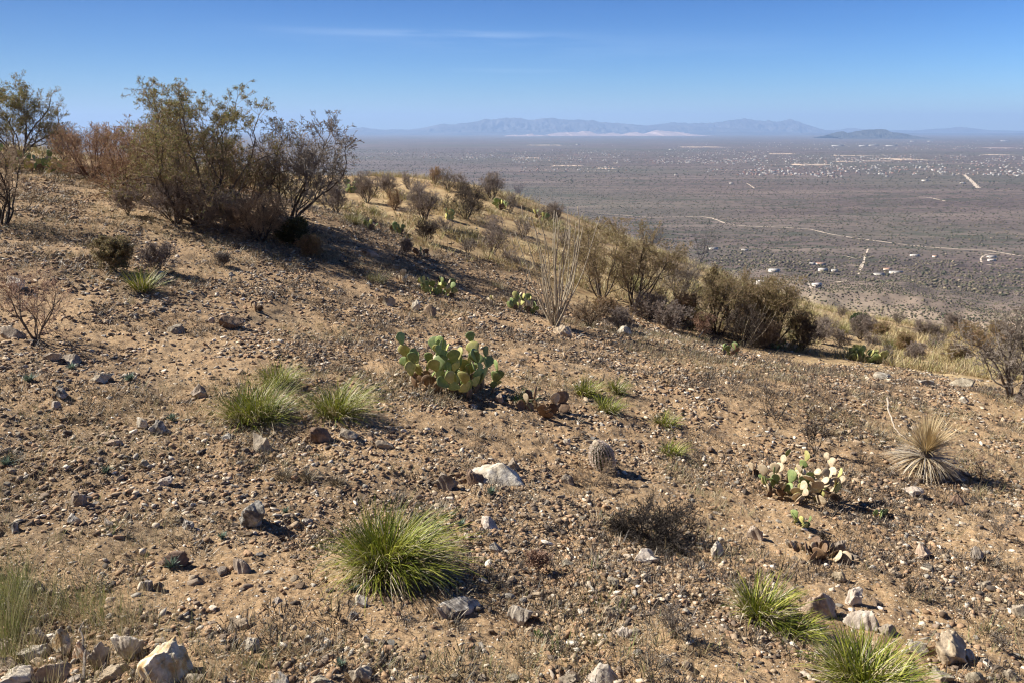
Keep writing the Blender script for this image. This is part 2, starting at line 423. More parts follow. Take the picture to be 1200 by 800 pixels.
_edge = np.array([pt(*e) for e in ((-200,120,30),(0,165,30),(250,215,31),(400,262,28),(470,300,25),(560,318,25),(640,345,24),(700,366,22),(800,384,22),(870,410,21),(960,428,20),(1050,436,20),(1200,470,15.8),(1500,560,12))])
def straw_mask(x, y):
    az = np.arctan2(x, y); ez = np.arctan2(_edge[:,0], _edge[:,1]); er = np.hypot(_edge[:,0], _edge[:,1])
    lim = np.interp(az, ez, er); r = np.hypot(x, y)
    return sstep(r/lim + .16*fbm(x/2.4, y/2.4, 4, 91), .96, 1.10)
build_ground()

# ------------------------------------------------------------------ haze
def build_haze():
    g = Geo(); a, z0, z1 = 90000.0, FLOOR-3, 1500.0
    v = [(x,y,z) for z in (z0,z1) for x,y in ((-a,-a),(a,-a),(a,a),(-a,a))]
    g.add(v, [(0,3,2,1),(4,5,6,7),(0,1,5,4),(1,2,6,5),(2,3,7,6),(3,0,4,7)])
    m = bpy.data.materials.new('haze'); m.use_nodes = True; nt = m.node_tree; nt.nodes.clear()
    o = nt.nodes.new('ShaderNodeOutputMaterial'); p = nt.nodes.new('ShaderNodeVolumePrincipled')
    p.inputs['Color'].default_value = (.38,.555,.86,1); p.inputs['Density'].default_value = 2.4e-5; p.inputs['Anisotropy'].default_value = .1
    nt.links.new(p.outputs[0], o.inputs['Volume'])
    tag(g.obj('haze', m), 'thin blue haze over the far valley', kind='stuff')
build_haze()

# ------------------------------------------------------------------ far mountains
def mountain(name, crest, Y, depth, mat, label, seed=1, rough=.24, peaks=1.0):
    """crest: (photo x, photo y) of the skyline, built as a ridge at distance Y (metres) with real slopes and depth"""
    xs = np.array([c[0] for c in crest], float); ys = np.array([c[1] for c in crest], float)
    n = 420; m = 60
    px = np.linspace(xs[0], xs[-1], n)
    py = np.interp(px, xs, ys); hgt=np.clip((157-py)/12,0,1); py = py - hgt*(1.5*(np.abs(fbm(px/9,px*0+seed,4,seed+3,.6))-.25)+.0)
    pts = pt(px, py, Y); X = pts[:,0]; top = pts[:,2]-FLOOR
    t = np.linspace(-1, 1, m)
    XX, TT = np.meshgrid(X, t)
    YY = Y + TT*depth
    sc = (X[-1]-X[0])/ (xs[-1]-xs[0])
    rid = 1-np.abs(fbm(XX/(sc*11), YY/(sc*16), 5, seed, .62))*2.4
    prof = (1-np.abs(TT))**1.15
    Z = np.maximum(top,0)[None,:]*(prof*(1-rough*2.2*np.abs(TT)) + rough*1.6*(rid-.6)*np.clip(prof*3,0,1)*np.clip(np.abs(TT)*3,.12,1))
    Z = FLOOR - 25 + np.maximum(Z,0) + 25*np.clip(prof*6,0,1)
    i = np.arange(m-1)[:,None]*n; j = np.arange(n-1)[None,:]
    q = np.stack([i+j, i+j+1, i+n+j+1, i+n+j], -1).reshape(-1,4)
    g = Geo(); g.add(np.c_[XX.ravel(), YY.ravel(), Z.ravel()], q)
    tag(g.obj(name, mat, smooth=True), label, kind='structure')
mt_m = noise_mat('mountain_rock', [(.3,(.030,.034,.040)),(.5,(.065,.064,.066)),(.7,(.13,.115,.105))], scale=.0006, coord='P', detail=8)
mountain('mountain_range', [(380,156),(400,153),(425,149),(445,152),(480,152),(495,150),(508,147),(520,145),(530,146),(545,144),(562,141),(568,139),(575,140),(590,138),(605,138),(618,140),(625,140),(635,139),(645,138),(655,139),(662,140),(680,140),(695,141),(705,143),(730,145),(760,147),(790,147),(820,148),(850,150),(900,153),(930,155)], 58000, 5200, mt_m, 'long blue mountain range along the left of the horizon', 3)
mountain('mountain_range', [(740,153),(760,147),(790,143),(800,144),(835,144),(855,141),(873,139),(882,140),(893,142),(901,141),(906,143),(918,141),(926,139),(933,142),(945,146),(960,151),(975,154)], 63000, 5000, mt_m, 'pale double peaked mountains on the horizon', 11)
mountain('hills', [(940,156),(965,153),(985,152),(1000,150),(1015,152),(1040,153),(1070,153),(1100,151),(1115,150),(1127,149),(1145,151),(1160,153),(1185,153),(1210,154),(1300,155)], 68000, 3800, mt_m, 'faint blue hills at the right of the horizon', 21)
mountain('hills', [(970,158),(980,155),(988,154),(993,156),(1003,154),(1015,152),(1022,151.5),(1030,151),(1038,152),(1044,155),(1056,156),(1065,158),(1072,160)], 30000, 1700, noise_mat('dark_hill', [(.3,(.025,.028,.03)),(.6,(.055,.055,.052))], scale=.001, coord='P'), 'dark low butte rising from the valley at right', 31)
mountain('hills', [(380,158),(440,156.5),(500,156),(560,155),(620,154.5),(700,155),(760,156),(840,155),(900,155.5),(960,156),(1020,156),(1100,156.5),(1200,156.5),(1300,157)], 51000, 3000, mt_m, 'low blue bench at the foot of the mountains', 41, rough=.05)

# pale tailings and bare fields on the valley floor: real low benches at their own distance
def pale_field(px0, px1, py, hpx, mat, name, label, lift=0.0, seed=0):
    c0 = G(px0, py+hpx); c1 = G(px1, py+hpx); cb = G(.5*(px0+px1), py)
    y0 = .5*(c0.y+c1.y); y1 = max(cb.y, y0+30); n = 26
    rs = np.random.RandomState(seed+int(px0))
    t = np.linspace(0, 1, n); x = c0.x*(1-t)+c1.x*t
    e = np.minimum(1, np.minimum(t, 1-t)*7+.05)
    f = y0 + (y1-y0)*(.35*rs.rand(n))*1 ; bk = y0 + (y1-y0)*(e*(.72+.28*rs.rand(n)))
    bk = np.maximum(bk, f+5); h = 0.6+lift
    v = np.r_[np.c_[x,f,H(x,f)+.3], np.c_[x,f+lift*2.2,np.where(True,H(x,f)+h,0)], np.c_[x,bk,H(x,bk)+h], np.c_[x,bk+lift*2.2,H(x,bk)+.3]]
    q=[]
    for k in range(3):
        for i in range(n-1): q.append((k*n+i,k*n+i+1,(k+1)*n+i+1,(k+1)*n+i))
    g = Geo(); g.add(v,q); tag(g.obj(name, mat), label, kind='structure')
pale = noise_mat('tailings', [(.3,(.24,.165,.14)),(.6,(.42,.31,.26))], scale=.002, coord='P')
tan_ = noise_mat('bare_soil', [(.3,(.36,.26,.18)),(.6,(.55,.42,.31))], scale=.01, coord='P')
def tailings(px0, px1, ytop, ybase, label, seed=0):
    """a low terraced bench of mine spoil with gently sloping steps"""
    r0 = raydir(.5*(px0+px1), ybase); Y = float(r0[1]*FLOOR/r0[2]); Y = min(Y, 41000)
    p0 = pt(px0, ybase, Y); p1 = pt(px1, ybase, Y)
    n = 70; t = np.linspace(0,1,n); x = p0[0]*(1-t)+p1[0]*t
    zt = pt(600, ytop, Y)[2]-FLOOR
    nn = fbm(t*6, t*0+seed, 4, seed); n2 = fbm(t*9+5, t*0+seed, 3, seed+4); e = np.clip(np.minimum(t,1-t)*(6+3*nn), 0, 1)
    top = np.maximum(zt*e*(.55+.5*nn), 1)
    rows = []; K = 9
    for k in range(K):
        f = k/(K-1); st = (math.floor(f*4)/4*.75+f*.25)
        rows.append(np.c_[x+n2*300, Y+ f*4200+900*n2, FLOOR+top*st+.5])
    rows.append(np.c_[x, np.full(n,Y+9000), np.full(n,FLOOR-5)])
    v = np.concatenate(rows)
    q=[(k*n+i,k*n+i+1,(k+1)*n+i+1,(k+1)*n+i) for k in range(K) for i in range(n-1)]
    g = Geo(); g.add(v,q); tag(g.obj('mine_terrace', pale), label, kind='structure')
tailings(640, 748, 152.6, 159.2, 'pale pink mine terraces below the long range', 3)
tailings(738, 838, 152.2, 159.4, 'pink terraced mine spoil right of the larger terraces', 5)
tailings(594, 640, 156.8, 160.0, 'small pale terrace left of the mine spoil', 8)
for i,(a,b_,y,h) in enumerate([(850,902,155.2,.9),(745,762,165.5,1.0),(475,565,156.2,1.2),(410,470,154.5,.8),(1000,1080,163.5,1.1),(1135,1172,163.5,2.2),(1168,1215,173,1.3),(1172,1196,163.5,1.2),(902,960,165,1.0),(935,990,192,2.6),(905,945,180,1.2),(1062,1108,185.5,3.2),(1015,1060,188.5,1.2),(985,1010,189,1.3),(720,726,191,1.0),(1165,1200,181,1.3),(800,860,172,1.2),(615,665,170,.8),(645,690,194,1.2),(700,725,197,1.5),(980,1030,182,1.0),(600,640,185,1.1)]):
    pale_field(a,b_,y,h, tan_ if i>8 else pale, 'bare_field', 'pale bare field on the valley floor', seed=i)

# ------------------------------------------------------------------ dirt tracks
road_m = noise_mat('track_dirt', [(.3,(.42,.33,.24)),(.65,(.60,.50,.39))], scale=.2, coord='P')
def track(pix, width, label, lift=.35):
    W = [G(*p) for p in pix]
    P2 = np.array([(p.x,p.y) for p in W]); d = np.r_[0, np.cumsum(np.linalg.norm(np.diff(P2,axis=0),axis=1))]
    n = int(min(240, max(12, d[-1]/9))); s = np.linspace(0,d[-1],n)
    x = np.interp(s,d,P2[:,0]); y = np.interp(s,d,P2[:,1])
    k = 5
    if n > 20:
        ker = np.hanning(k+2)[1:-1]; ker/=ker.sum(); xp=np.pad(x,k//2,'edge'); yp=np.pad(y,k//2,'edge'); x=np.convolve(xp,ker,'valid'); y=np.convolve(yp,ker,'valid')
    tx = np.gradient(x); ty = np.gradient(y); L = np.hypot(tx,ty)+1e-9
    wv = width*(.8+.4*vnoise(s/30,s*0,5))
    nx, ny = -ty/L*wv/2, tx/L*wv/2
    v=[]; 
    for f in (-1,-.33,.33,1): 
        X=x+nx*f; Y=y+ny*f; v.append(np.c_[X,Y,np.maximum(H(X,Y),H(x,y)-.2)+lift])
    q=[(a*n+i,a*n+i+1,(a+1)*n+i+1,(a+1)*n+i) for a in range(3) for i in range(n-1)]
    g=Geo(); g.add(np.concatenate(v),q); tag(g.obj('dirt_road', road_m), label, kind='structure')
track([(700,250),(760,255),(822,254),(835,256),(850,262),(870,265),(920,267),(950,269),(975,275),(1000,279),(1030,283),(1060,287),(1090,290),(1120,292),(1160,294),(1200,301),(1240,305)], 9, 'long pale dirt road winding across the valley scrub')
track([(1017,292),(1014,300),(1012,308),(1008,316),(1006,322)], 6, 'short steep pale track climbing out of the wash')
track([(973,298),(990,300),(1010,304)], 4.5, 'thin dirt track joining the steep pale track')
track([(996,311),(1010,313)], 4, 'short tan drive left of the white ranch house')
track([(1130,205),(1138,212),(1147,221)], 26, 'straight pale road cut at the edge of the far town')
track([(1150,308),(1149,303),(1154,299),(1165,297),(1180,297),(1186,299)], 5, 'curving drive round the ranch at right')
track([(1156,310),(1170,312),(1177,313)], 5, 'tan yard track below the ranch at right')
track([(1074,231),(1090,232),(1108,236)], 16, 'faint track in the middle of the valley')
track([(945,329),(950,337),(955,339)], 4, 'short tan loop track below the small houses')
track([(980,331),(990,330),(997,329)], 5, 'pale gravel yard below the steep track')
track([(863,308),(868,305),(878,306)], 5, 'tan drive at the foot of the spur')
track([(866,291),(880,291),(900,293),(915,293)], 3.5, 'thin drive beside the pale ranch')
track([(875,215),(880,218),(884,221)], 12, 'short bare track in the open valley')

# ------------------------------------------------------------------ houses
wall_m = noise_mat('stucco', [(.3,(.52,.45,.37)),(.7,(.70,.65,.57))], scale=.3, coord='Object', obj_var=.15)
roof_m = noise_mat('house_roof', [(.3,(.27,.24,.22)),(.7,(.52,.49,.46))], scale=.5, coord='Object', obj_var=.3, hue=.02)
tile_m = noise_mat('tile_roof', [(.3,(.36,.18,.12)),(.7,(.52,.33,.24))], scale=.5, coord='Object', obj_var=.3)
glass_m, _nt, _b = M('dark_glass'); _b.inputs['Base Color'].default_value=(.03,.035,.04,1); _b.inputs['Roughness'].default_value=.15
def box(g, x0,y0,z0,x1,y1,z1):
    v=[(x,y,z) for z in (z0,z1) for x,y in ((x0,y0),(x1,y0),(x1,y1),(x0,y1))]
    g.add(v,[(0,3,2,1),(4,5,6,7),(0,1,5,4),(1,2,6,5),(2,3,7,6),(3,0,4,7)])
def gable(g, w_, d_, z0, h, ov=.5):
    a=w_/2+ov; b=d_/2+ov
    v=[(-a,-b,z0),(a,-b,z0),(a,b,z0),(-a,b,z0),(-a,0,z0+h),(a,0,z0+h),(-a,-b,z0-.25),(a,-b,z0-.25),(a,b,z0-.25),(-a,b,z0-.25)]
    g.add(v,[(0,1,5,4),(2,3,4,5),(6,9,8,7),(0,6,7,1),(1,7,8,2),(2,8,9,3),(3,9,6,0)],[(0,4,3),(1,2,5)])
def ranch_house(px,py,w_,d_,label,rz=0,flat=False,hh=3.1,tile=False):
    w_*=.8; d_*=.9
    p=G(px,py); r=thing('house', p, label, 'house', rz=rz)
    g=Geo(); box(g,-w_/2,-d_/2,-2.5,w_/2,d_/2,hh); g.obj('wall', wall_m, r)
    g=Geo()
    if flat: box(g,-w_/2-.35,-d_/2-.35,hh+.003,w_/2+.35,d_/2+.35,hh+.5)
    else: gable(g,w_,d_,hh+.26,1.3)
    g.obj('roof', tile_m if tile else roof_m, r)
    for k in range(3):
        g=Geo(); cx_=-w_/2+w_*(k+.7)/3.4; box(g,cx_-1.1,-d_/2-.06,1.0,cx_+1.1,-d_/2+.03,2.3); g.obj('window', glass_m, r)
    g=Geo(); box(g,w_*.32,-d_/2-.05,0,w_*.32+1.1,-d_/2+.03,2.1); g.obj('door', tile_m, r)
H_=ranch_house
H_(907,318.5,18,12,'cream gabled ranch house above the olive bush at the foot of the spur',.1)
H_(836,292.5,26,13,'large pale house standing alone just beyond the spur crest',.25,hh=4)
H_(873,294,20,9,'low white shed at the end of the thin drive',-.1,True)
H_(952,310.5,13,8,'small white house left of the tan flat building',.1)
H_(962,310.5,24,9,'long low tan flat roofed building',.06,True,tile=True)
H_(964,317.5,18,8,'narrow white roofed mobile home below the tan building',0)
H_(978,318.5,13,7,'short white roofed mobile home next to the narrow one',-.1)
H_(957,336,12,8,'little white house inside the tan loop track',.3)
H_(1030,323,20,12,'cream left house of the ranch below the dark green trees',.05)
H_(1040,317,16,11,'rear house of the ranch hidden among the dark trees',.2,tile=True)
H_(1050,320.5,30,9,'long white roofed ranch building right of the dark trees',-.04)
H_(1072,300.5,26,11,'white roofed house alone in the scrub right of the steep track',0)
H_(1096,301.5,13,10,'tan house right of the lone white roofed house',.2,True,tile=True)
H_(1162,302,24,11,'upper white house inside the curving drive',.1)
H_(1162,306,20,10,'lower white house inside the curving drive',-.05)
H_(893,333,14,9,'pale cabin at the edge of the spur grass',.2)
H_(792,205.8,24,18,'white house alone in the middle of the valley',.2,hh=6)
H_(1084,212.5,40,26,'bright white house in front of the far town',.1,hh=7)
H_(1128,215.5,30,20,'white house left of the straight pale road cut',.1,hh=6)
H_(857,215.5,22,16,'small pale house in the open scrub left of the short track',.1,hh=5)

# the town: houses one by one (the 270 nearest), the rest of it one mass
def town():
    rs=np.random.RandomState(5); pts=[]
    bands=[(430,620,176,187,230),(600,900,176,192,560),(880,1210,182,206,760),(610,740,195,202,50),(725,1010,186,193,160),(830,905,198,206,50),(940,1210,165,176,330),(1180,1215,196,212,30),(640,720,168,172,14),(770,960,167,176,120),(520,560,184,189,20),(950,1100,205,209,20)]
    for x0,x1,y0,y1,n in bands:
        k=0
        while k<n:
            px=rs.uniform(x0,x1); py=rs.uniform(y0,y1)
            if vnoise(px/22,py/4,9)+.7*vnoise(px/70,py/6,19)< -.15: 
                if rs.rand()<.75: continue
            pts.append((px,py)); k+=1
    pts.sort(key=lambda t:-t[1]); 
    ray=raydir(np.array([p[0] for p in pts]),np.array([p[1] for p in pts]))
    t=FLOOR/ray[:,2]; X=ray[:,0]*t; Y=ray[:,1]*t
    def make(w_,d_,h,flat):
        g=Geo(); box(g,-w_/2,-d_/2,-1,w_/2,d_/2,h)
        if flat: box(g,-w_/2-.3,-d_/2-.3,h+.01,w_/2+.3,d_/2+.3,h+.4)
        else: gable(g,w_,d_,h+.26,2.6)
        return g
    whites=[M('far_house_%s'%n) for n in ('white','cream','rose','grey')]
    for (m,nt,b),c in zip(whites,((.50,.47,.43),(.38,.31,.25),(.32,.20,.16),(.25,.24,.23))): b.inputs['Base Color'].default_value=(*c,1)
    names=['white','cream','brick red','grey']
    protos=[]
    for k,(m,nt,b) in enumerate(whites):
        for v_ in range(2):
            protos.append((k, make(15+5*v_,10+2*v_,3.6,v_==1).mesh('house',m)))
    mass=Geo(); cols=[(.50,.47,.43),(.38,.31,.25),(.32,.20,.16),(.25,.24,.23)]
    for i in range(len(pts)):
        z=FLOOR; rz=rs.uniform(-.5,.5)+(math.pi/2 if rs.rand()<.4 else 0)
        k=rs.choice(4,p=[.30,.28,.24,.18]); s=rs.uniform(.6,1.1)
        if i<262:
            k2,me=protos[k*2+rs.randint(2)]
            o=bpy.data.objects.new('house',me); C.objects.link(o); o.location=(X[i],Y[i],z); o.rotation_euler=(0,0,rz); o.scale=(s,s,1.3)
            tag(o,'distant %s house among desert trees on the near edge of the valley town'%names[k],'house','%s houses on the near edge of the valley town'%names[k])
        else:
            w_,d_,h=16*s,11*s,4.5; c,sn=math.cos(rz),math.sin(rz)
            vv=np.array([(-w_/2,-d_/2,-1),(w_/2,-d_/2,-1),(w_/2,d_/2,-1),(-w_/2,d_/2,-1),(-w_/2,-d_/2,h),(w_/2,-d_/2,h),(w_/2,d_/2,h),(-w_/2,d_/2,h),(-w_/2,0,h+2.4),(w_/2,0,h+2.4)])
            R=np.c_[vv[:,0]*c-vv[:,1]*sn+X[i], vv[:,0]*sn+vv[:,1]*c+Y[i], vv[:,2]+z]
            mass.add(R,[(0,1,5,4),(1,2,6,5),(2,3,7,6),(3,0,4,7),(4,5,9,8),(6,7,8,9)],[(4,8,7),(5,6,9)],np.array(cols[k])*rs.uniform(.8,1.1))
    o=mass.obj('distant_town',attr_mat('town_paint')); tag(o,'mass of tiny pale houses filling the far valley town',kind='stuff')
    # large white sheds
    for n,(px,py,wpx,label) in enumerate([(982,171.5,13,'long white warehouse at the left end of the sheds beyond the town'),(1012,171.8,9,'white warehouse in the middle of the far sheds'),(1024,171.0,10,'wide white warehouse right of the middle shed'),(1045,171.6,12,'white warehouse at the right end of the row of sheds'),(1070,166.2,5,'small white shed on the horizon below the dark butte'),(1090,166.2,5,'small white shed right of the one below the dark butte'),(1178,165.8,9,'white sheds near the right edge of the horizon'),(786,176.2,3,'bright white building left of the far town centre'),(677,170.2,4,'white building alone left of the mine spoil')]):
        r=raydir(px,py); t_=FLOOR/r[2]; W_=wpx*t_/F*.95
        root=thing('warehouse',(r[0]*t_,r[1]*t_,FLOOR),label,'warehouse')
        g=Geo(); box(g,-W_/2,-40,-1,W_/2,60,11); g.obj('wall',whites[0][0],root)
        g=Geo(); gable(g,W_,100,11.3,5,1); g.obj('roof',whites[0][0],root)
town()

# ------------------------------------------------------------------ scrub of the lower slopes and valley (nobody could count it)
def scrub():
    rs=np.random.RandomState(8)
    v0,f0=ICO[1]; g=Geo()
    def batch(n, r0, r1, a0, a1, s0, s1, keep=None, p=1.4, tall=.75):
        r=(rs.rand(n)*(r1**(2-p)-r0**(2-p))+r0**(2-p))**(1/(2-p)); a=rs.uniform(rad(a0),rad(a1),n)
        x=np.sin(a)*r; y=np.cos(a)*r
        if keep is not None: 
            k=keep(x,y,r); x,y,r=x[k],y[k],r[k]
        n=len(x); z=H(x,y)
        s=rs.uniform(s0,s1,n)*(.75+.5*rs.rand(n))
        V=v0[None]*np.stack([s,s,s*tall],-1)[:,None]*(1+rs.uniform(-.38,.38,(n,len(v0)))[:,:,None])
        V[:,:,2]+=s[:,None]*tall*.55
        th=rs.rand(n)*6.28; c,sn=np.cos(th)[:,None],np.sin(th)[:,None]
        V=np.stack([V[:,:,0]*c-V[:,:,1]*sn+x[:,None],V[:,:,0]*sn+V[:,:,1]*c+y[:,None],V[:,:,2]+z[:,None]],-1)
        pal=np.array([(.085,.082,.050),(.12,.10,.065),(.10,.078,.068),(.16,.135,.085),(.055,.060,.036),(.22,.18,.115)])
        col=pal[rs.choice(6,n,p=[.24,.22,.22,.13,.12,.07])]*rs.uniform(.75,1.25,(n,1))
        F_=f0[None]+(np.arange(n)*len(v0))[:,None,None]
        g.add(V.reshape(-1,3),None,F_.reshape(-1,3),np.repeat(col,len(v0),0))
    def patchy(x,y,r): return (fbm(x/140,y/140,3,23)*.5+.62 > rs.rand(len(x)))
    batch(20000,85,420,-8,41,.22,.62,patchy,1.2)
    batch(60000,350,1900,-6,41,.5,1.15,patchy,1.45)
    batch(52000,1400,5200,-30,41,1.2,2.9,patchy,1.45,.6)
    batch(34000,5000,14000,-38,41,2,4.2,patchy,1.1,.8)
    # trees between the houses of the town
    tag(g.obj('desert_scrub',attr_mat('scrub_leaf',nscale=.8,namp=.3)),'desert scrub dotting the valley and lower slopes',kind='stuff')
scrub()

# ------------------------------------------------------------------ woody plants
class Rnd:
    def __init__(s, seed): s.r=random.Random(seed)
    def vec(s): 
        while True:
            v=Vector((s.r.uniform(-1,1),s.r.uniform(-1,1),s.r.uniform(-1,1)))
            if .05<v.length<1: return v.normalized()
def woody(name, base, Hh, Wd, label, cat, bark, twig, leaf=None, stems=5, levels=4, seed=1, leaf_n=3, leaf_s=.03, spread=.8,
          lean=(0,0), zig=.35, r0=None, dens=1.0, group=None, low=.15, up=.12, leafcol=None, leaf_high=0.0, shape=None, tw_r=.0036, drop=0.0):
    """multi-stemmed desert tree: trunk (limbs), twigs and foliage grown branch by branch"""
    R=Rnd(seed); rr=R.r
    limbs=Geo(); segA=[];segB=[];ra=[];rb=[]; leaves=[]
    rbase=r0 or Hh*.016
    def inside(p):
        q=Vector(((p.x-lean[0]*Hh*.5)/(Wd/2),(p.y-lean[1]*Hh*.5)/(Wd/2),0)); zz=p.z/Hh
        lim=1-.75*max(0,zz-.35)**1.6/(.65**1.6) if zz>.35 else .62+.38*(max(zz,0)/.35)
        return q.length<=lim*1.05 and zz<1.03
    def grow(p,d,L,r,lev):
        fuzz=rr.choice((.72,.88,1.05,1.4))
        n=max(3,int(4+L/Hh*9)) if lev<2 else 3
        pts=[p.copy()]; rs=[r]; q=p.copy(); dd=d.copy(); step=L/n; grav=up if lev<2 else up*.5
        nodes=[]
        for i in range(n):
            dd=(dd+R.vec()*zig*(1.25 if lev else .8)+Vector((0,0,grav))+Vector((lean[0],lean[1],0))*.05)
            dd.normalize(); q=q+dd*step
            if q.z<low*.1+.02: dd.z=abs(dd.z)*.6+.2; q.z=max(q.z,.03)
            if q.z>Hh*1.02 or (not inside(Vector((q.x*fuzz,q.y*fuzz,q.z*max(fuzz,.96)))) and i>0 and rr.random()<.7):
                break
            pts.append(q.copy()); rs.append(max(tw_r,r*(1-.62*(i+1)/n))); nodes.append((q.copy(),dd.copy(),rs[-1],(i+1)/n))
        if len(pts)<2: return
        if lev<=1 or r>.011:
            tube(limbs,[tuple(a) for a in pts],rs,6 if lev==0 else 5,cap=lev>0)
        else:
            for a in range(len(pts)-1):
                segA.append(pts[a]);segB.append(pts[a+1]);ra.append(rs[a]);rb.append(rs[a+1])
        if leaf is not None and lev>=levels-1:
            for a in range(1,len(pts)):
                hz=pts[a].z/Hh
                if rr.random()<(leaf_high*(hz**1.2) + (1-leaf_high)):
                    for _ in range(leaf_n): leaves.append((pts[a].lerp(pts[a-1],rr.random()),))
        if lev>=levels: return
        nk={0:7,1:6,2:4,3:3}.get(lev,3)*dens; nk=int(nk)+(rr.random()<nk-int(nk))
        cand=[q_ for q_ in nodes if q_[3]>=(low if lev==0 else .15)]
        for (np_,nd,nr,f) in [cand[rr.randrange(len(cand))] for _ in range(nk)] if cand else []:
            if True:
                v=R.vec(); side=(v-nd*v.dot(nd)).normalized(); a=rr.uniform(.45,1.05)
                cd=(nd*math.cos(a)+side*math.sin(a)).normalized(); cd.z-=drop*rr.random()
                grow(np_,cd,L*rr.uniform(.38,.66)*(1-.25*f),max(tw_r,nr*rr.uniform(.5,.7)),lev+1)
        if lev<levels: 
            np_,nd,nr,f=nodes[-1]; grow(np_,nd,L*.45,nr*.9,lev+1)
    for k in range(stems):
        a=2*math.pi*(k+rr.uniform(-.3,.3))/stems; sp=spread*rr.uniform(.35,1.1)
        d=Vector((math.cos(a)*sp+lean[0],math.sin(a)*sp+lean[1],1)).normalized()
        grow(Vector((math.cos(a)*rbase*1.2,math.sin(a)*rbase*1.2,-.08)),d,Hh*rr.uniform(.62,.86),rbase*rr.uniform(.55,1),0)
    root=thing(name,base,label,cat,group)
    limbs.obj('trunk',bark,root,smooth=True)
    if segA:
        g=Geo(); v,q=seg_prisms([tuple(a) for a in segA],[tuple(a) for a in segB],ra,rb); g.add(v,q); g.obj('twigs' if name!='tree' else 'twigs',twig,root)
    if leaves:
        P=np.array([tuple(l[0]) for l in leaves]); n=len(P); rs_=np.random.RandomState(seed)
        P=P+rs_.normal(0,leaf_s*.9,(n,3))
        a=rs_.normal(size=(n,3)); a/=np.linalg.norm(a,axis=1,keepdims=True); b=rs_.normal(size=(n,3)); b-=a*(a*b).sum(1,keepdims=True); b/=np.linalg.norm(b,axis=1,keepdims=True)
        s=leaf_s*rs_.uniform(.6,1.3,(n,1)); V=np.stack([P-a*s,P+b*s*.28,P+a*s,P-b*s*.28],1)
        g=Geo(); cl=np.array(leafcol)[rs_.randint(len(leafcol),size=n)]*rs_.uniform(.75,1.25,(n,1))
        g.add(V.reshape(-1,3),np.arange(n*4).reshape(-1,4),None,np.repeat(cl,4,0)); g.obj('foliage',leaf,root)
    return root
bark_grey=noise_mat('bark_grey',[(.3,(.075,.06,.05)),(.7,(.21,.175,.145))],scale=14,bump=.6)
bark_dark=noise_mat('bark_dark',[(.3,(.06,.046,.036)),(.7,(.16,.125,.095))],scale=14,bump=.6)
bark_char=noise_mat('bark_charred',[(.3,(.018,.015,.013)),(.7,(.07,.055,.045))],scale=14,bump=.6)
bark_red=noise_mat('bark_reddish',[(.3,(.09,.05,.035)),(.7,(.20,.12,.085))],scale=14,bump=.6)
bark_pale=noise_mat('bark_pale',[(.3,(.30,.24,.18)),(.7,(.50,.42,.33))],scale=14,bump=.6)
twig_grey=noise_mat('twig_grey',[(.3,(.17,.14,.115)),(.7,(.32,.27,.22))],scale=3)
twig_brown=noise_mat('twig_brown',[(.3,(.19,.135,.085)),(.7,(.38,.28,.18))],scale=3)
twig_red=noise_mat('twig_reddish',[(.3,(.27,.165,.115)),(.7,(.46,.31,.22))],scale=3)
twig_purple=noise_mat('twig_purplish',[(.3,(.19,.155,.13)),(.7,(.36,.29,.24))],scale=3)
leaf_m=attr_mat('small_leaf',rough=.7,transl=.42)
OLIVE=[(.24,.20,.07),(.30,.24,.095),(.19,.165,.06),(.33,.25,.12)]
GREEN=[(.13,.17,.05),(.17,.20,.065),(.21,.20,.07)]
RUST=[(.32,.20,.10),(.25,.17,.09),(.38,.26,.13),(.22,.19,.08)]
DRY=[(.26,.20,.11),(.19,.15,.075),(.15,.14,.06)]
def shrub(kind,px,py,hpx,wpx,label,seed,**kw):
    p=G(px,py); k=pxm(p); Hh=hpx/k; Wd=wpx/k
    kinds={
     'mesquite':dict(bark=bark_grey,twig=twig_brown,leaf=leaf_m,leafcol=OLIVE,stems=6,levels=4,leaf_n=2,leaf_s=.021,dens=1.0),
     'bare':dict(bark=bark_dark,twig=twig_grey,stems=6,levels=4,dens=.9),
     'charred':dict(bark=bark_char,twig=bark_dark,stems=7,levels=3,dens=.95,zig=.3),
     'brush':dict(bark=bark_red,twig=twig_red,leaf=leaf_m,leafcol=RUST,stems=8,levels=3,leaf_n=2,leaf_s=.02,dens=1.1,zig=.28),
     'thorn':dict(bark=bark_dark,twig=twig_purple,stems=9,levels=3,dens=1.15,zig=.3),
     'green':dict(bark=bark_dark,twig=twig_brown,leaf=leaf_m,leafcol=GREEN,stems=8,levels=3,leaf_n=6,leaf_s=.035,dens=1.1),
    }[kind].copy()
    name=kw.pop('name',{'mesquite':'mesquite_tree','bare':'bare_shrub','charred':'charred_shrub','brush':'brushy_shrub','thorn':'thorn_shrub','green':'green_shrub'}[kind]); cat=kw.pop('cat','tree' if kind=='mesquite' else 'shrub')
    kinds.update(kw)
    return woody(name,p,Hh,Wd,label,cat,seed=seed,**kinds)
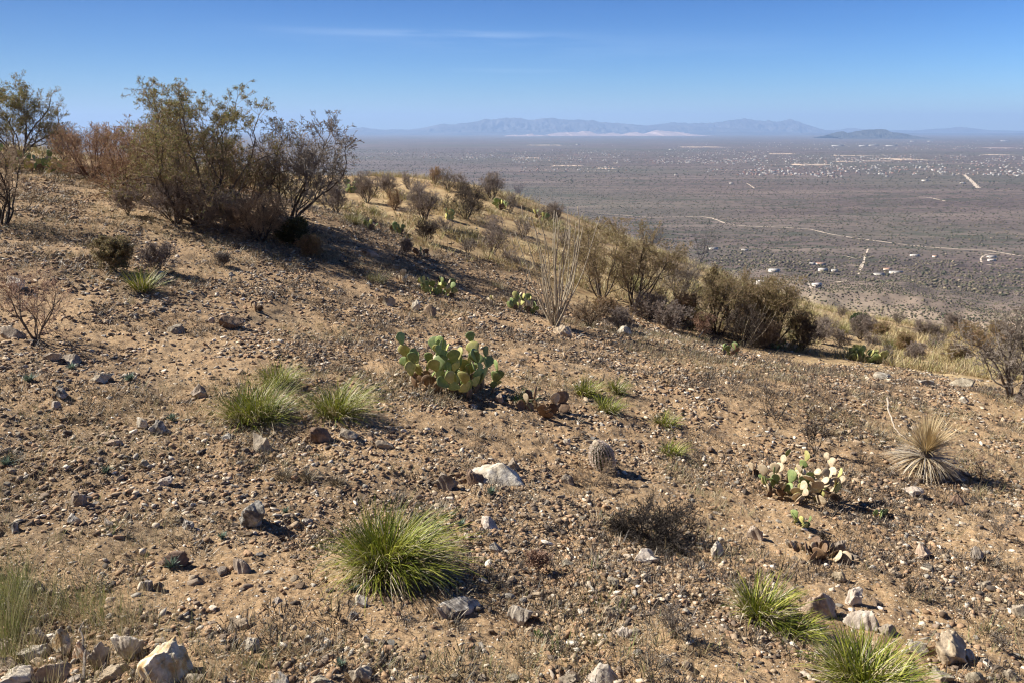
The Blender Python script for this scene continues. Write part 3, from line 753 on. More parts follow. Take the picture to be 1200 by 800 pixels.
# --- left skyline group
shrub('mesquite',22,186,96,160,'leafy olive mesquite on the skyline behind the cactus thicket at the left edge',11,leafcol=GREEN+OLIVE,leaf_n=1,leaf_s=.030,dens=1.0,stems=8,spread=1.0)
shrub('mesquite',236,262,160,228,'tallest mesquite with green tinted top standing against the sky',12,leaf_high=.85,stems=8,levels=5,dens=.9,leaf_n=1,leaf_s=.025,spread=1.1,r0=.06,bark=bark_dark,zig=.40,leafcol=GREEN+OLIVE,twig=twig_brown)
shrub('bare',340,260,124,165,'leafless mesquite with dark crooked limbs leaning right of the tallest tree',13,lean=(.25,0),stems=6,levels=5,dens=.92,r0=.052,name='mesquite_tree',cat='tree',spread=.75,bark=bark_dark,zig=.42,tw_r=.005)
shrub('brush',108,212,66,120,'rust brown brush between the cactus thicket and the tallest mesquite',14,stems=12,dens=1.0,spread=1.1,leaf_n=1)
shrub('brush',160,236,84,140,'rust brown brush at the left foot of the tallest mesquite',15,stems=13,spread=1.1,leaf_n=1)
shrub('brush',196,225,86,130,'tall rust brown brush directly behind the tallest mesquite',115,stems=13,spread=1.1,leaf_n=1,levels=4,dens=.8)
shrub('thorn',206,262,66,120,'tangled grey thorn brush under the tallest mesquite',16,stems=12,spread=1.2)
shrub('brush',285,252,92,130,'dense olive brown brush filling the gap between the two tall trees',17,stems=11,leafcol=OLIVE+RUST,leaf_n=1,levels=4,dens=.82,spread=1.1)
shrub('thorn',262,274,50,110,'grey tangle of dead branches at the right foot of the tallest mesquite',116,stems=13,spread=1.4,twig=twig_grey,bark=bark_grey)
shrub('thorn',306,284,58,120,'dark thorny thicket in front of the gap between the tall trees',18,stems=14,bark=bark_char,twig=twig_brown,spread=1.3)
shrub('green',345,288,30,76,'low dark green bush at the foot of the leafless mesquite',19,leafcol=[(.06,.07,.03),(.10,.09,.045)],leaf_n=3)
shrub('brush',366,302,26,48,'low reddish twiggy bush at the lower edge of the thicket',20,stems=10)
shrub('thorn',395,250,38,52,'short bare thorn bush right of the leafless mesquite trunk',21)
shrub('thorn',150,252,30,60,'low twiggy thorn bush at the sunlit edge left of the tallest mesquite',22)
shrub('thorn',75,190,44,90,'grey thorn brush just behind the cactus thicket',23,stems=11)
shrub('bare',3,262,98,105,'bare bush with dark slanting stems cut by the left edge',24,stems=6,bark=bark_char,twig=twig_brown,lean=(.25,0),levels=4,dens=.75)
shrub('bare',42,396,92,98,'leafless reddish brown shrub on open ground at the left edge',25,stems=6,levels=4,dens=.72,bark=bark_dark,twig=twig_red,spread=.85,tw_r=.0022,zig=.26)
shrub('brush',135,318,40,70,'straw coloured brush left of the bright green sotol',26,leafcol=DRY,twig=twig_brown)
shrub('thorn',186,318,34,66,'grey purple thorn bush behind the bright green sotol',27)
shrub('thorn',262,312,16,40,'small pale grey twiggy bush below the tallest mesquite',28,twig=twig_grey)
# --- middle spur
shrub('thorn',430,238,36,40,'grey twiggy bush right of the leafless mesquite on the spur',31)
shrub('thorn',497,260,46,62,'dark rounded bush left of the darkest bush on the spur',32,stems=10)
shrub('bare',547,257,42,54,'darkest many stemmed bush in the middle of the spur',33,bark=bark_char,twig=bark_dark,stems=11,levels=3,dens=1.15)
shrub('thorn',500,284,25,38,'small dark bush below the two rounded bushes',34,twig=bark_dark)
shrub('bare',577,298,44,62,'open leafless bush left of the tall ocotillo',35,twig=twig_purple,bark=bark_dark)
shrub('thorn',577,234,32,34,'bare grey bush on the spur crest against the valley',36)
shrub('bare',525,224,28,34,'sparse upright bare bush on the crest left of the grey one',37,levels=3)
shrub('thorn',455,228,26,34,'low bare bush at the left of the spur crest',38)
shrub('thorn',475,300,20,44,'low purple grey thorn bush beside the pale trail soil',39)
shrub('thorn',648,262,26,28,'small bare bush behind the top of the tall ocotillo',40)
shrub('bare',690,383,36,62,'low dark twiggy bush right of the tall ocotillo base',41,bark=bark_char,twig=twig_brown,stems=9,levels=3)
shrub('mesquite',704,352,94,92,'olive mesquite with several dark stems just right of the tall ocotillo',42,stems=6,leaf_high=.5,bark=bark_dark,leaf_n=1,levels=4,dens=.95,zig=.34)
shrub('mesquite',742,358,100,110,'olive mesquite with low spreading limbs right of its twin',43,stems=6,leaf_high=.5,bark=bark_dark,leaf_n=1,levels=4,dens=.95,spread=1.0,lean=(.18,0),zig=.36)
shrub('bare',792,352,54,76,'low bare limbed bush at the right foot of the twin mesquites',44,bark=bark_dark,stems=6,lean=(.2,0))
shrub('thorn',728,388,28,56,'grey thorn bush in front of the twin mesquites',45)
shrub('thorn',784,386,34,58,'dark thorn bush left of the dead pale branch',46,stems=10)
shrub('bare',820,306,46,50,'small leafless tree standing on the spur edge against the valley',47,stems=3,levels=4,bark=bark_dark,twig=twig_purple)
shrub('thorn',768,292,26,40,'small bare bush behind the twin mesquites on the crest',48)
shrub('mesquite',842,392,82,104,'wide olive brown mesquite left of the dark right hand clump',49,stems=8,leafcol=OLIVE+DRY,leaf_n=1,bark=bark_dark,dens=.9)
shrub('mesquite',905,405,84,98,'broad olive mesquite over a dark clump at the end of the spur thicket',50,stems=9,leafcol=OLIVE,leaf_n=1,bark=bark_dark,dens=.9)
shrub('thorn',940,410,44,62,'dark grey thorn clump at the right end of the spur thicket',51,stems=11,twig=bark_dark)
shrub('bare',868,404,52,58,'nearly black bare bush behind the small ocotillo',52,bark=bark_char,twig=bark_dark,levels=3,stems=8)
shrub('thorn',825,393,26,54,'tangled reddish bush beneath the wide olive brown mesquite',53,twig=twig_red)
shrub('thorn',1008,398,30,44,'purple grey bush right of the thicket on the straw slope',54,twig=twig_purple,stems=11)
shrub('green',1008,386,18,30,'small dark green bush on the straw slope',55,leafcol=[(.05,.085,.03),(.07,.10,.04)],leaf_n=9)
shrub('thorn',1080,396,22,34,'purple grey bush in the middle of the right hand straw slope',56)
shrub('thorn',1116,390,24,36,'grey bush at the far right of the straw slope',57)
shrub('thorn',1072,424,24,40,'straggling grey bush right of the bright prickly pear',58)
shrub('thorn',960,402,24,46,'low grey brush beside the end of the spur thicket',59)
shrub('thorn',908,382,22,46,'low grey bush on the straw crest behind the spur thicket',60)
shrub('bare',1186,466,104,190,'large leafless mesquite with pale grey limbs at the right edge',61,bark=bark_grey,twig=twig_grey,stems=6,levels=5,dens=.8,lean=(-.1,0),spread=1.1,tw_r=.0045,name='mesquite_tree',cat='tree',r0=.05)
shrub('thorn',1205,486,34,66,'purple brown brush below the large leafless mesquite at the right edge',62,twig=twig_purple)
shrub('bare',910,492,48,60,'thin dark leafless shrub on open ground above the pale prickly pear',63,bark=bark_char,twig=bark_dark,stems=3,levels=3,dens=.6,spread=1.1)
shrub('charred',955,530,42,60,'burnt black twigs just behind the pale prickly pear',64,stems=4,dens=.6)
shrub('charred',766,632,58,150,'large burnt black brush heap below the barrel cactus',65,stems=20,levels=3,dens=.95,spread=2.6,up=-.03,twig=bark_char,zig=.3,tw_r=.0022)
shrub('bare',697,568,34,66,'grey brown dead twigs at the left foot of the barrel cactus',66,stems=9,levels=3,dens=.75,spread=1.6,up=0,twig=twig_brown,tw_r=.0018)
shrub('brush',630,668,28,50,'small reddish twig tuft left of the burnt brush heap',67,stems=8,leaf=None,tw_r=.0014,twig=twig_red)
shrub('bare',790,745,40,62,'small grey dead twig bush below the burnt brush heap',68,stems=8,levels=2,dens=1.1,tw_r=.0016)
shrub('bare',1065,700,26,36,'tiny dark dead twig bush on the right hand slope',69,stems=4,levels=2,tw_r=.0018,bark=bark_char,twig=bark_dark)
shrub('bare',1170,630,38,50,'thin dead twig bush near the right edge below the dead sotol',70,stems=4,levels=2,tw_r=.0016,bark=bark_dark)
shrub('bare',1170,762,22,34,'tiny grey twig bush near the lower right corner',71,stems=5,levels=2,tw_r=.0016)
shrub('charred',965,640,20,34,'small charred stub bush beside the fallen prickly pear pads',72,stems=5,levels=2,tw_r=.002)
shrub('bare',1150,560,26,46,'small brown twig bush right of the dead sotol',73,stems=6,levels=2,tw_r=.0016,twig=twig_red)
shrub('brush',800,378,34,60,'reddish brush between the dark thorn bush and the wide mesquite',301,stems=11,spread=1.1,leaf_n=1)
shrub('thorn',762,374,32,56,'grey brown thorn bush in the shade of the twin mesquites',302,stems=11,spread=1.1)
shrub('brush',872,392,50,60,'olive brown brush joining the wide and the broad mesquites',303,stems=12,leafcol=OLIVE+DRY,leaf_n=1,spread=1.1)
shrub('thorn',900,408,34,70,'dark thorn tangle along the foot of the broad olive mesquite',304,stems=13,spread=1.3,twig=twig_brown)
shrub('brush',708,372,24,54,'low reddish brush under the left twin mesquite',305,stems=10,spread=1.2,leaf_n=1)
# little bare bushes on the straw slope, each its own thing
_k=0
for (px,py,h,w_,l) in [(478,222,14,20,'small grey bush on the crest above the dark rounded bush'),(510,216,14,20,'small reddish bush on the crest left of the small ocotillo'),(540,226,16,24,'small grey bush on the crest above the darkest bush'),(598,250,18,24,'small open bush on the crest between the bare grey bush and the tall ocotillo'),(613,282,18,28,'small grey bush behind the left canes of the tall ocotillo'),(462,246,16,24,'small reddish bush left of the dark rounded bush'),(520,275,14,20,'small grey bush below and between the two dark spur bushes'),(548,300,14,24,'small open bush just left of the open leafless bush'),(600,312,16,26,'small grey bush on the slope above the ocotillo prickly pear'),(608,230,12,16,'tiny reddish bush at the crest right of the bare grey bush'),(660,290,14,20,'small grey bush behind the canes of the tall ocotillo'),(780,318,16,24,'small open bush right of the twin mesquite crowns'),(858,340,14,22,'small grey bush on the spur edge above the wide mesquite'),(880,352,14,22,'small reddish bush above the broad olive mesquite'),(1020,410,14,22,'small grey bush just behind the bright prickly pear'),(1052,382,12,20,'small open bush high on the right hand straw slope'),(1095,410,14,22,'small grey bush under the agave on the straw slope'),(1140,410,14,20,'small reddish bush left of the right edge mesquite crown'),(1160,425,16,24,'small grey bush at the foot of the straw slope near the right edge'),(1040,424,14,20,'small open bush right of the bright prickly pear'),(985,372,10,16,'tiny grey bush at the top of the straw slope'),(1180,404,14,22,'small reddish bush near the right edge at the top of the straw slope')]:
    k=['thorn','brush','thorn','bare'][_k%4]
    shrub(k,px,py,h*1.5,w_*1.5,l,200+_k,stems=7,levels=2,dens=1.2,group='small bushes on the spur',tw_r=.004); _k+=1

for i,(px,py,h,w_,l) in enumerate([(965,392,22,40,'grey green bush at the left end of the right hand straw slope'),(1030,396,20,36,'olive bush between the dark green bush and the yellow grass clump'),(1058,412,22,40,'grey brown bush below the yellow green clump on the right slope'),(1100,398,20,38,'olive grey bush right of the middle purple grey bush'),(1132,398,22,40,'dusty grey bush behind the right edge mesquite at its left'),(1150,412,26,44,'olive brown bush just left of the right edge mesquite'),(985,406,20,40,'tangled grey bush between the thicket and the bright prickly pear'),(1120,424,22,44,'dry brown bush on the lower edge of the right hand straw slope'),(1168,396,20,40,'grey bush on the skyline of the straw slope above the edge mesquite')]):
    shrub(['thorn','brush','brush'][i%3],px,py,h,w_,l,400+i,stems=11,spread=1.2,dens=.95,**({} if i%3==0 else dict(leafcol=OLIVE,leaf_n=1)))

# dead pale branches and fallen sticks
def branch(pix,r,label,mat,lift=0.02,name='dead_branch'):
    P=[]; 
    for i,(px,py,hz) in enumerate(pix):
        q=G(px,py); P.append((q.x,q.y,q.z+hz))
    b=Vector(P[0]); g=Geo(); n=len(P); P=np.array(P)-np.array(b)
    t=np.linspace(0,n-1,n*4); Q=np.stack([np.interp(t,range(n),P[:,i]) for i in range(3)],1); rs=np.random.RandomState(int(r*1e4)); Q+=rs.normal(0,r*.35,Q.shape)
    tube(g,Q,np.linspace(r,r*.45,len(Q)),7); o=g.obj(name,mat,smooth=True,loc=b); tag(o,label,'branch')
branch([(818,396,0.0),(826,394,.25),(834,391,.42),(840,389,.5)],.022,'pale dead forked branch sticking up beneath the thicket',bark_pale)
branch([(1038,484,.28),(1040,496,.22),(1047,508,.1),(1062,517,.03)],.016,'pale curved dry flower stalk lying left of the dead sotol',bark_pale,name='dead_stalk')
branch([(1125,555,.02),(1145,563,.02),(1168,572,.02)],.012,'grey stick lying right of the dead sotol',bark_grey,name='stick')
branch([(99,798,.02),(101,775,.07),(97,757,.12),(101,752,.14)],.009,'grey upright dead stick in front of the bottom left rocks',bark_grey,name='stick')
branch([(118,798,.02),(126,782,.06),(134,772,.09)],.006,'thin forked grey stick right of the upright one among the rocks',bark_grey,name='stick')
branch([(940,790,.01),(950,797,.02),(958,802,.02)],.018,'pale broken stick beside the bottom right bunchgrass',bark_pale,name='stick')
branch([(757,292,.9),(770,284,1.3),(776,282,1.4)],.03,'pale bleached snag above the twin mesquites',bark_pale)

# ------------------------------------------------------------------ ocotillo
ocot_m=noise_mat('ocotillo_cane',[(.3,(.20,.165,.12)),(.55,(.38,.32,.23)),(.75,(.52,.45,.34))],scale=22,bump=.8,bdist=.004)
def ocotillo(px,py,hpx,n,label,seed,sp=.3,lean=(0,0),group=None):
    p=G(px,py); k=pxm(p); Hh=hpx/k; rr=random.Random(seed); r=thing('ocotillo',p,label,'ocotillo',group)
    g=Geo(); v=rock_verts(2,seed,.1); g.add(v*np.array([.10,.10,.12])*Hh/2.6+np.array([0,0,.03]),None,ICO[2][1]); g.obj('stem_base',bark_dark,r)
    for i in range(n):
        a=rr.uniform(0,6.28); s=sp*abs(rr.gauss(.5,.35)); L=Hh*rr.uniform(.72,1.05)*(1 if rr.random()<.8 else .6)
        d=np.array([math.cos(a)*s+lean[0],math.sin(a)*s+lean[1],1.0]); d/=np.linalg.norm(d)
        t=np.linspace(0,1,9); bow=rr.uniform(-.10,.14); w1=rr.uniform(0,6.28)
        P=np.outer(t*L,d)+np.outer(np.sin(t*math.pi*.8)*bow*L,[math.cos(a),math.sin(a),0])+np.c_[np.sin(t*7+w1),np.cos(t*6+w1),t*0]*.012*L
        P+=np.array([math.cos(a)*.05,math.sin(a)*.05,0]); P[:,2]-=.05
        g=Geo(); r0_=.0155*Hh/2.6*rr.uniform(.8,1.15); tube(g,P,np.linspace(r0_,r0_*.5,9),6); g.obj('cane',ocot_m,r,smooth=True)
ocotillo(650,382,140,36,'tall ocotillo fan of many grey canes left of the twin mesquites',1,sp=.46)
ocotillo(873,406,54,12,'small pale ocotillo slanting right in front of the black bare bush',2,sp=.35,lean=(.42,0))
ocotillo(632,248,26,14,'small ocotillo on the crest behind the tall one',3,sp=.7)
ocotillo(523,222,22,11,'small ocotillo on the left part of the spur crest',4,sp=.8)
ocotillo(615,350,60,5,'few slender grey canes rising left of the tall ocotillo',5,sp=.5,lean=(.0,0))

# ------------------------------------------------------------------ prickly pears
def cactus_mat(name,a,b_,c,spot=(.30,.22,.10)):
    m,nt,bs=M(name); L=nt.links; tc=N(nt,'ShaderNodeTexCoord'); n=N(nt,'ShaderNodeTexNoise',Scale=4.5,Detail=5,Roughness=.6)
    oi=N(nt,'ShaderNodeObjectInfo'); 
    ad=N(nt,'ShaderNodeVectorMath',operation='ADD'); L.new(tc.outputs['Object'],ad.inputs[0]); cb=N(nt,'ShaderNodeCombineXYZ'); mu=N(nt,'ShaderNodeMath',operation='MULTIPLY'); mu.inputs[1].default_value=40; L.new(oi.outputs['Random'],mu.inputs[0]); L.new(mu.outputs[0],cb.inputs[0]); L.new(cb.outputs[0],ad.inputs[1]); L.new(ad.outputs[0],n.inputs['Vector'])
    r=ramp(nt,[(.30,a),(.5,b_),(.72,c)]); L.new(n.outputs[0],r.inputs[0])
    hs=N(nt,'ShaderNodeHueSaturation'); mr=N(nt,'ShaderNodeMapRange'); mr.inputs[3].default_value=.72; mr.inputs[4].default_value=1.25; L.new(oi.outputs['Random'],mr.inputs[0]); L.new(mr.outputs[0],hs.inputs['Value']); L.new(r.outputs[0],hs.inputs['Color'])
    vo=N(nt,'ShaderNodeTexVoronoi',Scale=34.0,Randomness=.35); L.new(tc.outputs['Object'],vo.inputs['Vector'])
    m1=N(nt,'ShaderNodeMapRange'); m1.inputs[1].default_value=.34; m1.inputs[2].default_value=.16; L.new(vo.outputs['Distance'],m1.inputs[0])
    mx=N(nt,'ShaderNodeMixRGB'); mx.inputs[2].default_value=(*spot,1); mt=N(nt,'ShaderNodeMath',operation='MULTIPLY'); mt.inputs[1].default_value=.8; L.new(m1.outputs[0],mt.inputs[0]); L.new(mt.outputs[0],mx.inputs[0]); L.new(hs.outputs[0],mx.inputs[1])
    L.new(mx.outputs[0],bs.inputs['Base Color']); bs.inputs['Roughness'].default_value=.55
    bp=N(nt,'ShaderNodeBump',Strength=.5,Distance=.004); L.new(m1.outputs[0],bp.inputs['Height']); L.new(bp.outputs[0],bs.inputs['Normal'])
    return m
pm_green=cactus_mat('pad_green',(.13,.19,.065),(.20,.26,.09),(.30,.34,.12))
pm_yellow=cactus_mat('pad_yellow',(.30,.31,.085),(.42,.40,.13),(.52,.44,.20))
pm_pale=cactus_mat('pad_bleached',(.36,.27,.16),(.47,.37,.24),(.56,.47,.34),(.34,.24,.14))
pm_brown=cactus_mat('pad_dead',(.10,.06,.035),(.19,.115,.065),(.28,.18,.10),(.07,.05,.03))
pm_orange=cactus_mat('pad_orange',(.62,.26,.06),(.75,.36,.10),(.80,.48,.2),(.5,.25,.1))
def pad_mesh(seed,mat,th=.085):
    rs=np.random.RandomState(seed); v=ICO[3][0].copy(); z=(v[:,2]+1)/2
    wdt=.30+.22*np.sin(np.clip(z,0,1)*math.pi*.5+.1)
    x=v[:,0]*wdt*1.0*(.74+.34*z); y=v[:,1]*th*(.9+.3*rs.rand()); zz=z
    bend=rs.uniform(-.13,.13); tw=rs.uniform(-.25,.25); y=y+bend*zz**2+x*tw*(zz-.3); x=x*(1+.06*np.sin(zz*9+seed))
    g=Geo(); g.add(np.c_[x,y,zz],None,ICO[3][1])
    # spines: short pale needles at the areoles
    me=g.mesh('pad',mat,True); return me
PADS={k:[pad_mesh(i*7+j,m) for i in range(4)] for j,(k,m) in enumerate((('g',pm_green),('y',pm_yellow),('p',pm_pale),('b',pm_brown),('o',pm_orange)))}
def prickly(px,py,wpx,hpx,npads,mix,label,seed,group=None,pad=.17,levels=4,dead_low=.3,nbase=None,flat_out=.35,name='prickly_pear'):
    p=G(px,py); k=pxm(p); W=wpx/k; Hh=hpx/k; rr=random.Random(seed); root=thing(name,p,label,'cactus',group)
    cnt=0; nb=nbase or max(3,npads//4)
    def base(i,nb):
        a=i*2.39996+rr.uniform(-.3,.3); r=W*.43*math.sqrt((i+.5)/nb); x,y=math.cos(a)*r,math.sin(a)*r*.75
        return (Vector((x,y,Hs(p.x+x,p.y+y)-p.z-.02)),Vector((math.cos(a)*flat_out*r/W*2,math.sin(a)*flat_out*r/W*2,1)).normalized(),rr.uniform(0,6.28),0)
    q=[[base(i,nb)] for i in range(nb)]; cn=[0]*nb
    tries=0
    while cnt<npads and tries<npads*25:
        tries+=1
        bi=min(range(nb),key=lambda t:cn[t]+rr.random()*.8)
        if not q[bi]:
            cn[bi]+=.5; q[bi].append(base(bi,nb)); q[bi][-1]=(q[bi][-1][0]+Vector((rr.uniform(-.5,.5)*pad,rr.uniform(-.5,.5)*pad,0)),)+q[bi][-1][1:]
        pos,d,roll,lev=q[bi].pop(rr.randrange(len(q[bi])))
        s=pad*rr.uniform(.72,1.18)
        zr=math.hypot(pos.x/(W*.60),pos.y/(W*.5))
        if zr>.92 and lev>0: continue
        if lev>0 and pos.z+s*d.z*.9>Hh*1.1*math.sqrt(max(.12,1-.8*zr*zr)): continue
        rot=d.to_track_quat('Z','Y').to_matrix().to_4x4()@Matrix.Rotation(roll,4,'Z')
        c='b' if (lev==0 and rr.random()<dead_low) else rr.choices([m_[0] for m_ in mix],[m_[1] for m_ in mix])[0]
        o=bpy.data.objects.new('pad',rr.choice(PADS[c])); C.objects.link(o); o.parent=root; o.matrix_local=Matrix.Translation(pos)@rot@Matrix.Diagonal((s*rr.uniform(.82,1.1),s,s,1))
        cnt+=1; cn[bi]+=1
        if lev<levels:
            for _ in range(rr.choice([1,2,2,3])):
                ph=rr.uniform(-1.0,1.0); tip=Vector((math.sin(ph)*.42*s,0,(.62+.36*math.cos(ph))*s)); xw=Matrix.Translation(pos)@rot
                tp=xw@tip; nd=(xw.to_3x3()@Vector((math.sin(ph),rr.uniform(-.4,.4),math.cos(ph)))).normalized(); nd=(nd+Vector((0,0,.45))).normalized()
                q[bi].append((tp-nd*s*.03,nd,rr.uniform(-1.2,1.2)+roll*.3,lev+1))
    return root
prickly(530,454,112,100,98,[('g',5),('y',5),('p',.3)],'large green and yellow prickly pear standing alone in the centre of the slope',3,pad=.19,dead_low=.85,nbase=15,levels=5)
prickly(936,582,100,74,84,[('p',5),('y',2.2),('g',2)],'pale bleached prickly pear with brown lower pads on the right of the slope',9,pad=.13,dead_low=.7,nbase=17,levels=4)
prickly(510,344,44,26,36,[('g',4),('y',4),('p',1)],'small prickly pear patch above the large central one',5,pad=.17,levels=2)
prickly(612,364,40,26,34,[('g',5),('y',3),('p',1)],'prickly pear clump at the left foot of the tall ocotillo',6,pad=.18,levels=2)
prickly(1014,423,46,18,42,[('y',5),('g',4)],'low bright yellow green prickly pear at the edge of the right hand straw slope',7,pad=.22,levels=1,nbase=22,dead_low=.05)
prickly(38,198,96,34,96,[('y',4),('p',3.5),('g',3)],'wide pale prickly pear thicket on the skyline at the left edge',8,pad=.24,levels=3,nbase=40,dead_low=.1)
prickly(472,330,16,16,7,[('p',1)],'few bone white dead pads left of the small prickly pear patch',10,pad=.19,levels=1,dead_low=0)
prickly(575,358,20,14,8,[('p',3),('y',1)],'pale dying pads between the small patch and the ocotillo clump',11,pad=.17,levels=1,dead_low=0)
prickly(410,226,26,16,20,[('g',4),('y',2)],'prickly pear at the right foot of the leafless mesquite',12,pad=.3,levels=2)
prickly(434,268,18,11,12,[('g',4),('y',2),('p',1)],'small prickly pear left of its twin in the spur hollow',13,pad=.2,levels=1)
prickly(465,273,20,13,16,[('g',5),('y',2)],'small prickly pear right of its twin in the spur hollow',14,pad=.2,levels=1)
prickly(527,258,16,13,12,[('g',4),('y',3)],'small prickly pear beside the darkest bush on the spur',15,pad=.25,levels=1)
prickly(497,302,20,14,12,[('b',3),('p',1),('g',1)],'half dead prickly pear above the trail soil',16,pad=.18,levels=1)
prickly(634,258,16,14,12,[('g',4),('y',2)],'prickly pear on the crest above the tall ocotillo',17,pad=.25,levels=1)
prickly(587,244,26,12,14,[('g',4),('y',3)],'low prickly pear row on the spur crest right of the darkest bush',18,pad=.25,levels=1)
prickly(856,417,24,16,12,[('g',3),('b',4)],'half burnt prickly pear left of the small ocotillo base',19,pad=.17,levels=1)
prickly(910,408,14,16,8,[('g',3),('y',3)],'small prickly pear right of the small ocotillo base',20,pad=.2,levels=1)
prickly(935,408,18,10,8,[('y',2),('g',2)],'low prickly pear at the foot of the dark thorn clump',21,pad=.18,levels=1)
prickly(940,616,28,18,11,[('g',4),('y',3)],'tiny green prickly pear below the pale bleached one',22,pad=.095,levels=1,dead_low=0)
prickly(960,648,62,12,22,[('p',3),('b',3)],'row of fallen brown and pale pads below the tiny green prickly pear',23,pad=.12,levels=0,dead_low=.4,nbase=22,flat_out=1.2)
prickly(1030,606,12,12,4,[('g',1)],'few green pads at the end of the shadow right of the pale prickly pear',24,pad=.11,levels=0,dead_low=0)
prickly(1017,604,10,9,1,[('o',1)],'single orange fallen pad right of the pale prickly pear',25,pad=.13,levels=0,dead_low=0,nbase=1,flat_out=3,name='fallen_pad')
prickly(882,556,14,24,7,[('b',2),('p',1)],'dead brown pads left of the pale bleached prickly pear',26,pad=.11,levels=1)
prickly(302,364,12,14,4,[('p',2),('b',1)],'single pale dead pad cluster on the upper left slope',27,pad=.17,levels=0,dead_low=0)
prickly(640,482,52,36,20,[('b',6),('p',1)],'dead brown curled cactus with blackened stalk right of the central prickly pear',28,pad=.17,levels=1,dead_low=1,flat_out=1.4)
prickly(148,222,14,12,6,[('g',2),('y',1)],'tiny prickly pear in the shade left of the tallest mesquite',29,pad=.2,levels=0)
prickly(976,470,16,10,6,[('p',1)],'tiny patch of white dead pads right of the thin dark shrub',30,pad=.12,levels=0,dead_low=0) if False else None

# ------------------------------------------------------------------ barrel cactus
def barrel():
    p=G(710,548); root=thing('barrel_cactus',p,'ribbed barrel cactus with pale spines above the burnt brush heap','cactus')
    root.rotation_euler=(rad(6),rad(-20),0)
    k=pxm(p); Hh=40/k; R=12.6/k; nr=20; nv=26; na=nr*6
    t=np.linspace(0,1,nv); prof=np.sin(np.clip(t*.93+.10,0,1)*math.pi)**.42; prof[-1]=.05
    g=Geo(); A=np.arange(na)*2*math.pi/na; tw=.5
    V=[];
    for i in range(nv):
        rr_=R*prof[i]*(1+.12*np.abs(np.cos((A)*nr/2))-.06); ang=A+tw*t[i]
        V.append(np.c_[rr_*np.cos(ang),rr_*np.sin(ang),np.full(na,Hh*t[i]-.03)])
    q=[(i*na+j,i*na+(j+1)%na,(i+1)*na+(j+1)%na,(i+1)*na+j) for i in range(nv-1) for j in range(na)]
    g.add(np.concatenate(V),q); g.obj('body',noise_mat('barrel_skin',[(.3,(.045,.06,.025)),(.7,(.10,.12,.05))],scale=20,bump=.3),root,smooth=True)
    rs=np.random.RandomState(3); A_,B_=[],[]
    for rb_ in range(nr):
        a=2*math.pi*rb_/nr
        for i in np.arange(1.0,nv-1.2,.62):
            tt=i/(nv-1); pr=np.interp(tt,t,prof)*R*1.06; an=a+tw*tt; c=np.array([math.cos(an)*pr,math.sin(an)*pr,Hh*tt-.03]); nrm=np.array([math.cos(an),math.sin(an),.25+(tt-.5)])
            for _ in range(7):
                d=nrm*.5+rs.normal(0,.6,3); d/=np.linalg.norm(d); A_.append(c); B_.append(c+d*rs.uniform(.012,.03))
    v,q=seg_prisms(A_,B_,np.full(len(A_),.0030),np.full(len(A_),.0005)); g=Geo(); g.add(v,q); g.obj('spines',noise_mat('barrel_spine',[(.3,(.62,.48,.38)),(.7,(.84,.76,.66))],scale=20),root)
    g=Geo(); v=rock_verts(2,4,.05)*np.array([R*.42,R*.42,.03])+np.array([0,0,Hh-.04]); g.add(v,None,ICO[2][1]); g.obj('crown',noise_mat('barrel_crown',[(.3,(.35,.28,.2)),(.7,(.5,.42,.3))],scale=30),root)
barrel()

# ------------------------------------------------------------------ blades: bunchgrass, sotol, yucca
def blades(g,n,rs,rad0,L0,L1,lean,droop,width,cols,segs=5,cone=1.0,ell=(1,1),dirx=(0,0),minz=None,curl=.0,base_z=None):
    a=rs.rand(n)*6.283; r=rad0*np.sqrt(rs.rand(n)); bx=np.cos(a)*r*ell[0]; by=np.sin(a)*r*ell[1]
    a2=a+rs.normal(0,.95,n); L=rs.uniform(L0,L1,n)
    out=lean*(.25+.75*(r/max(rad0,1e-6)))*rs.uniform(.35,1.25,n)*cone
    t=np.linspace(0,1,segs+1)[None,:]; th=np.clip(out[:,None]+droop*rs.uniform(.4,1.3,n)[:,None]*t**1.4,0,2.6)
    dx=np.cos(a2)[:,None]*np.sin(th)+dirx[0]*t; dy=np.sin(a2)[:,None]*np.sin(th)+dirx[1]*t; dz=np.cos(th)
    st=(L/segs)[:,None]
    X=bx[:,None]+np.cumsum(dx*st,1)-dx*st; Y=by[:,None]+np.cumsum(dy*st,1)-dy*st; Z=np.cumsum(dz*st,1)-dz*st
    if base_z is not None: Z=Z+base_z(bx,by)[:,None]
    if minz is not None: Z=np.maximum(Z,minz+.01)
    wv=width*rs.uniform(.6,1.25,n)[:,None]*(1-t**2.2*.92)
    ph=a2+math.pi/2+rs.normal(0,.5,n); sx=np.cos(ph)[:,None]*wv/2; sy=np.sin(ph)[:,None]*wv/2
    V=np.stack([np.stack([X-sx,Y-sy,Z],-1),np.stack([X+sx,Y+sy,Z+wv*.15],-1)],2)  # n,segs+1,2,3
    m=(segs+1)*2; base=(np.arange(n)*m)[:,None,None]; i=np.arange(segs)*2
    q=np.stack([i,i+1,i+3,i+2],1)[None]+base
    pal=np.array(cols); c=pal[rs.randint(len(pal),size=n)]*rs.uniform(.75,1.25,(n,1))
    g.add(V.reshape(-1,3),q.reshape(-1,4),None,np.repeat(c,m,0))
blade_m=attr_mat('grass_blade',rough=.5,transl=.15)
GR=[(.15,.175,.016),(.22,.235,.022),(.085,.115,.012),(.25,.265,.032),(.32,.31,.06)]
TAN=[(.42,.34,.20),(.52,.44,.28),(.34,.26,.15),(.60,.53,.38)]
STRAW=[(.36,.29,.16),(.46,.38,.22),(.28,.22,.12)]
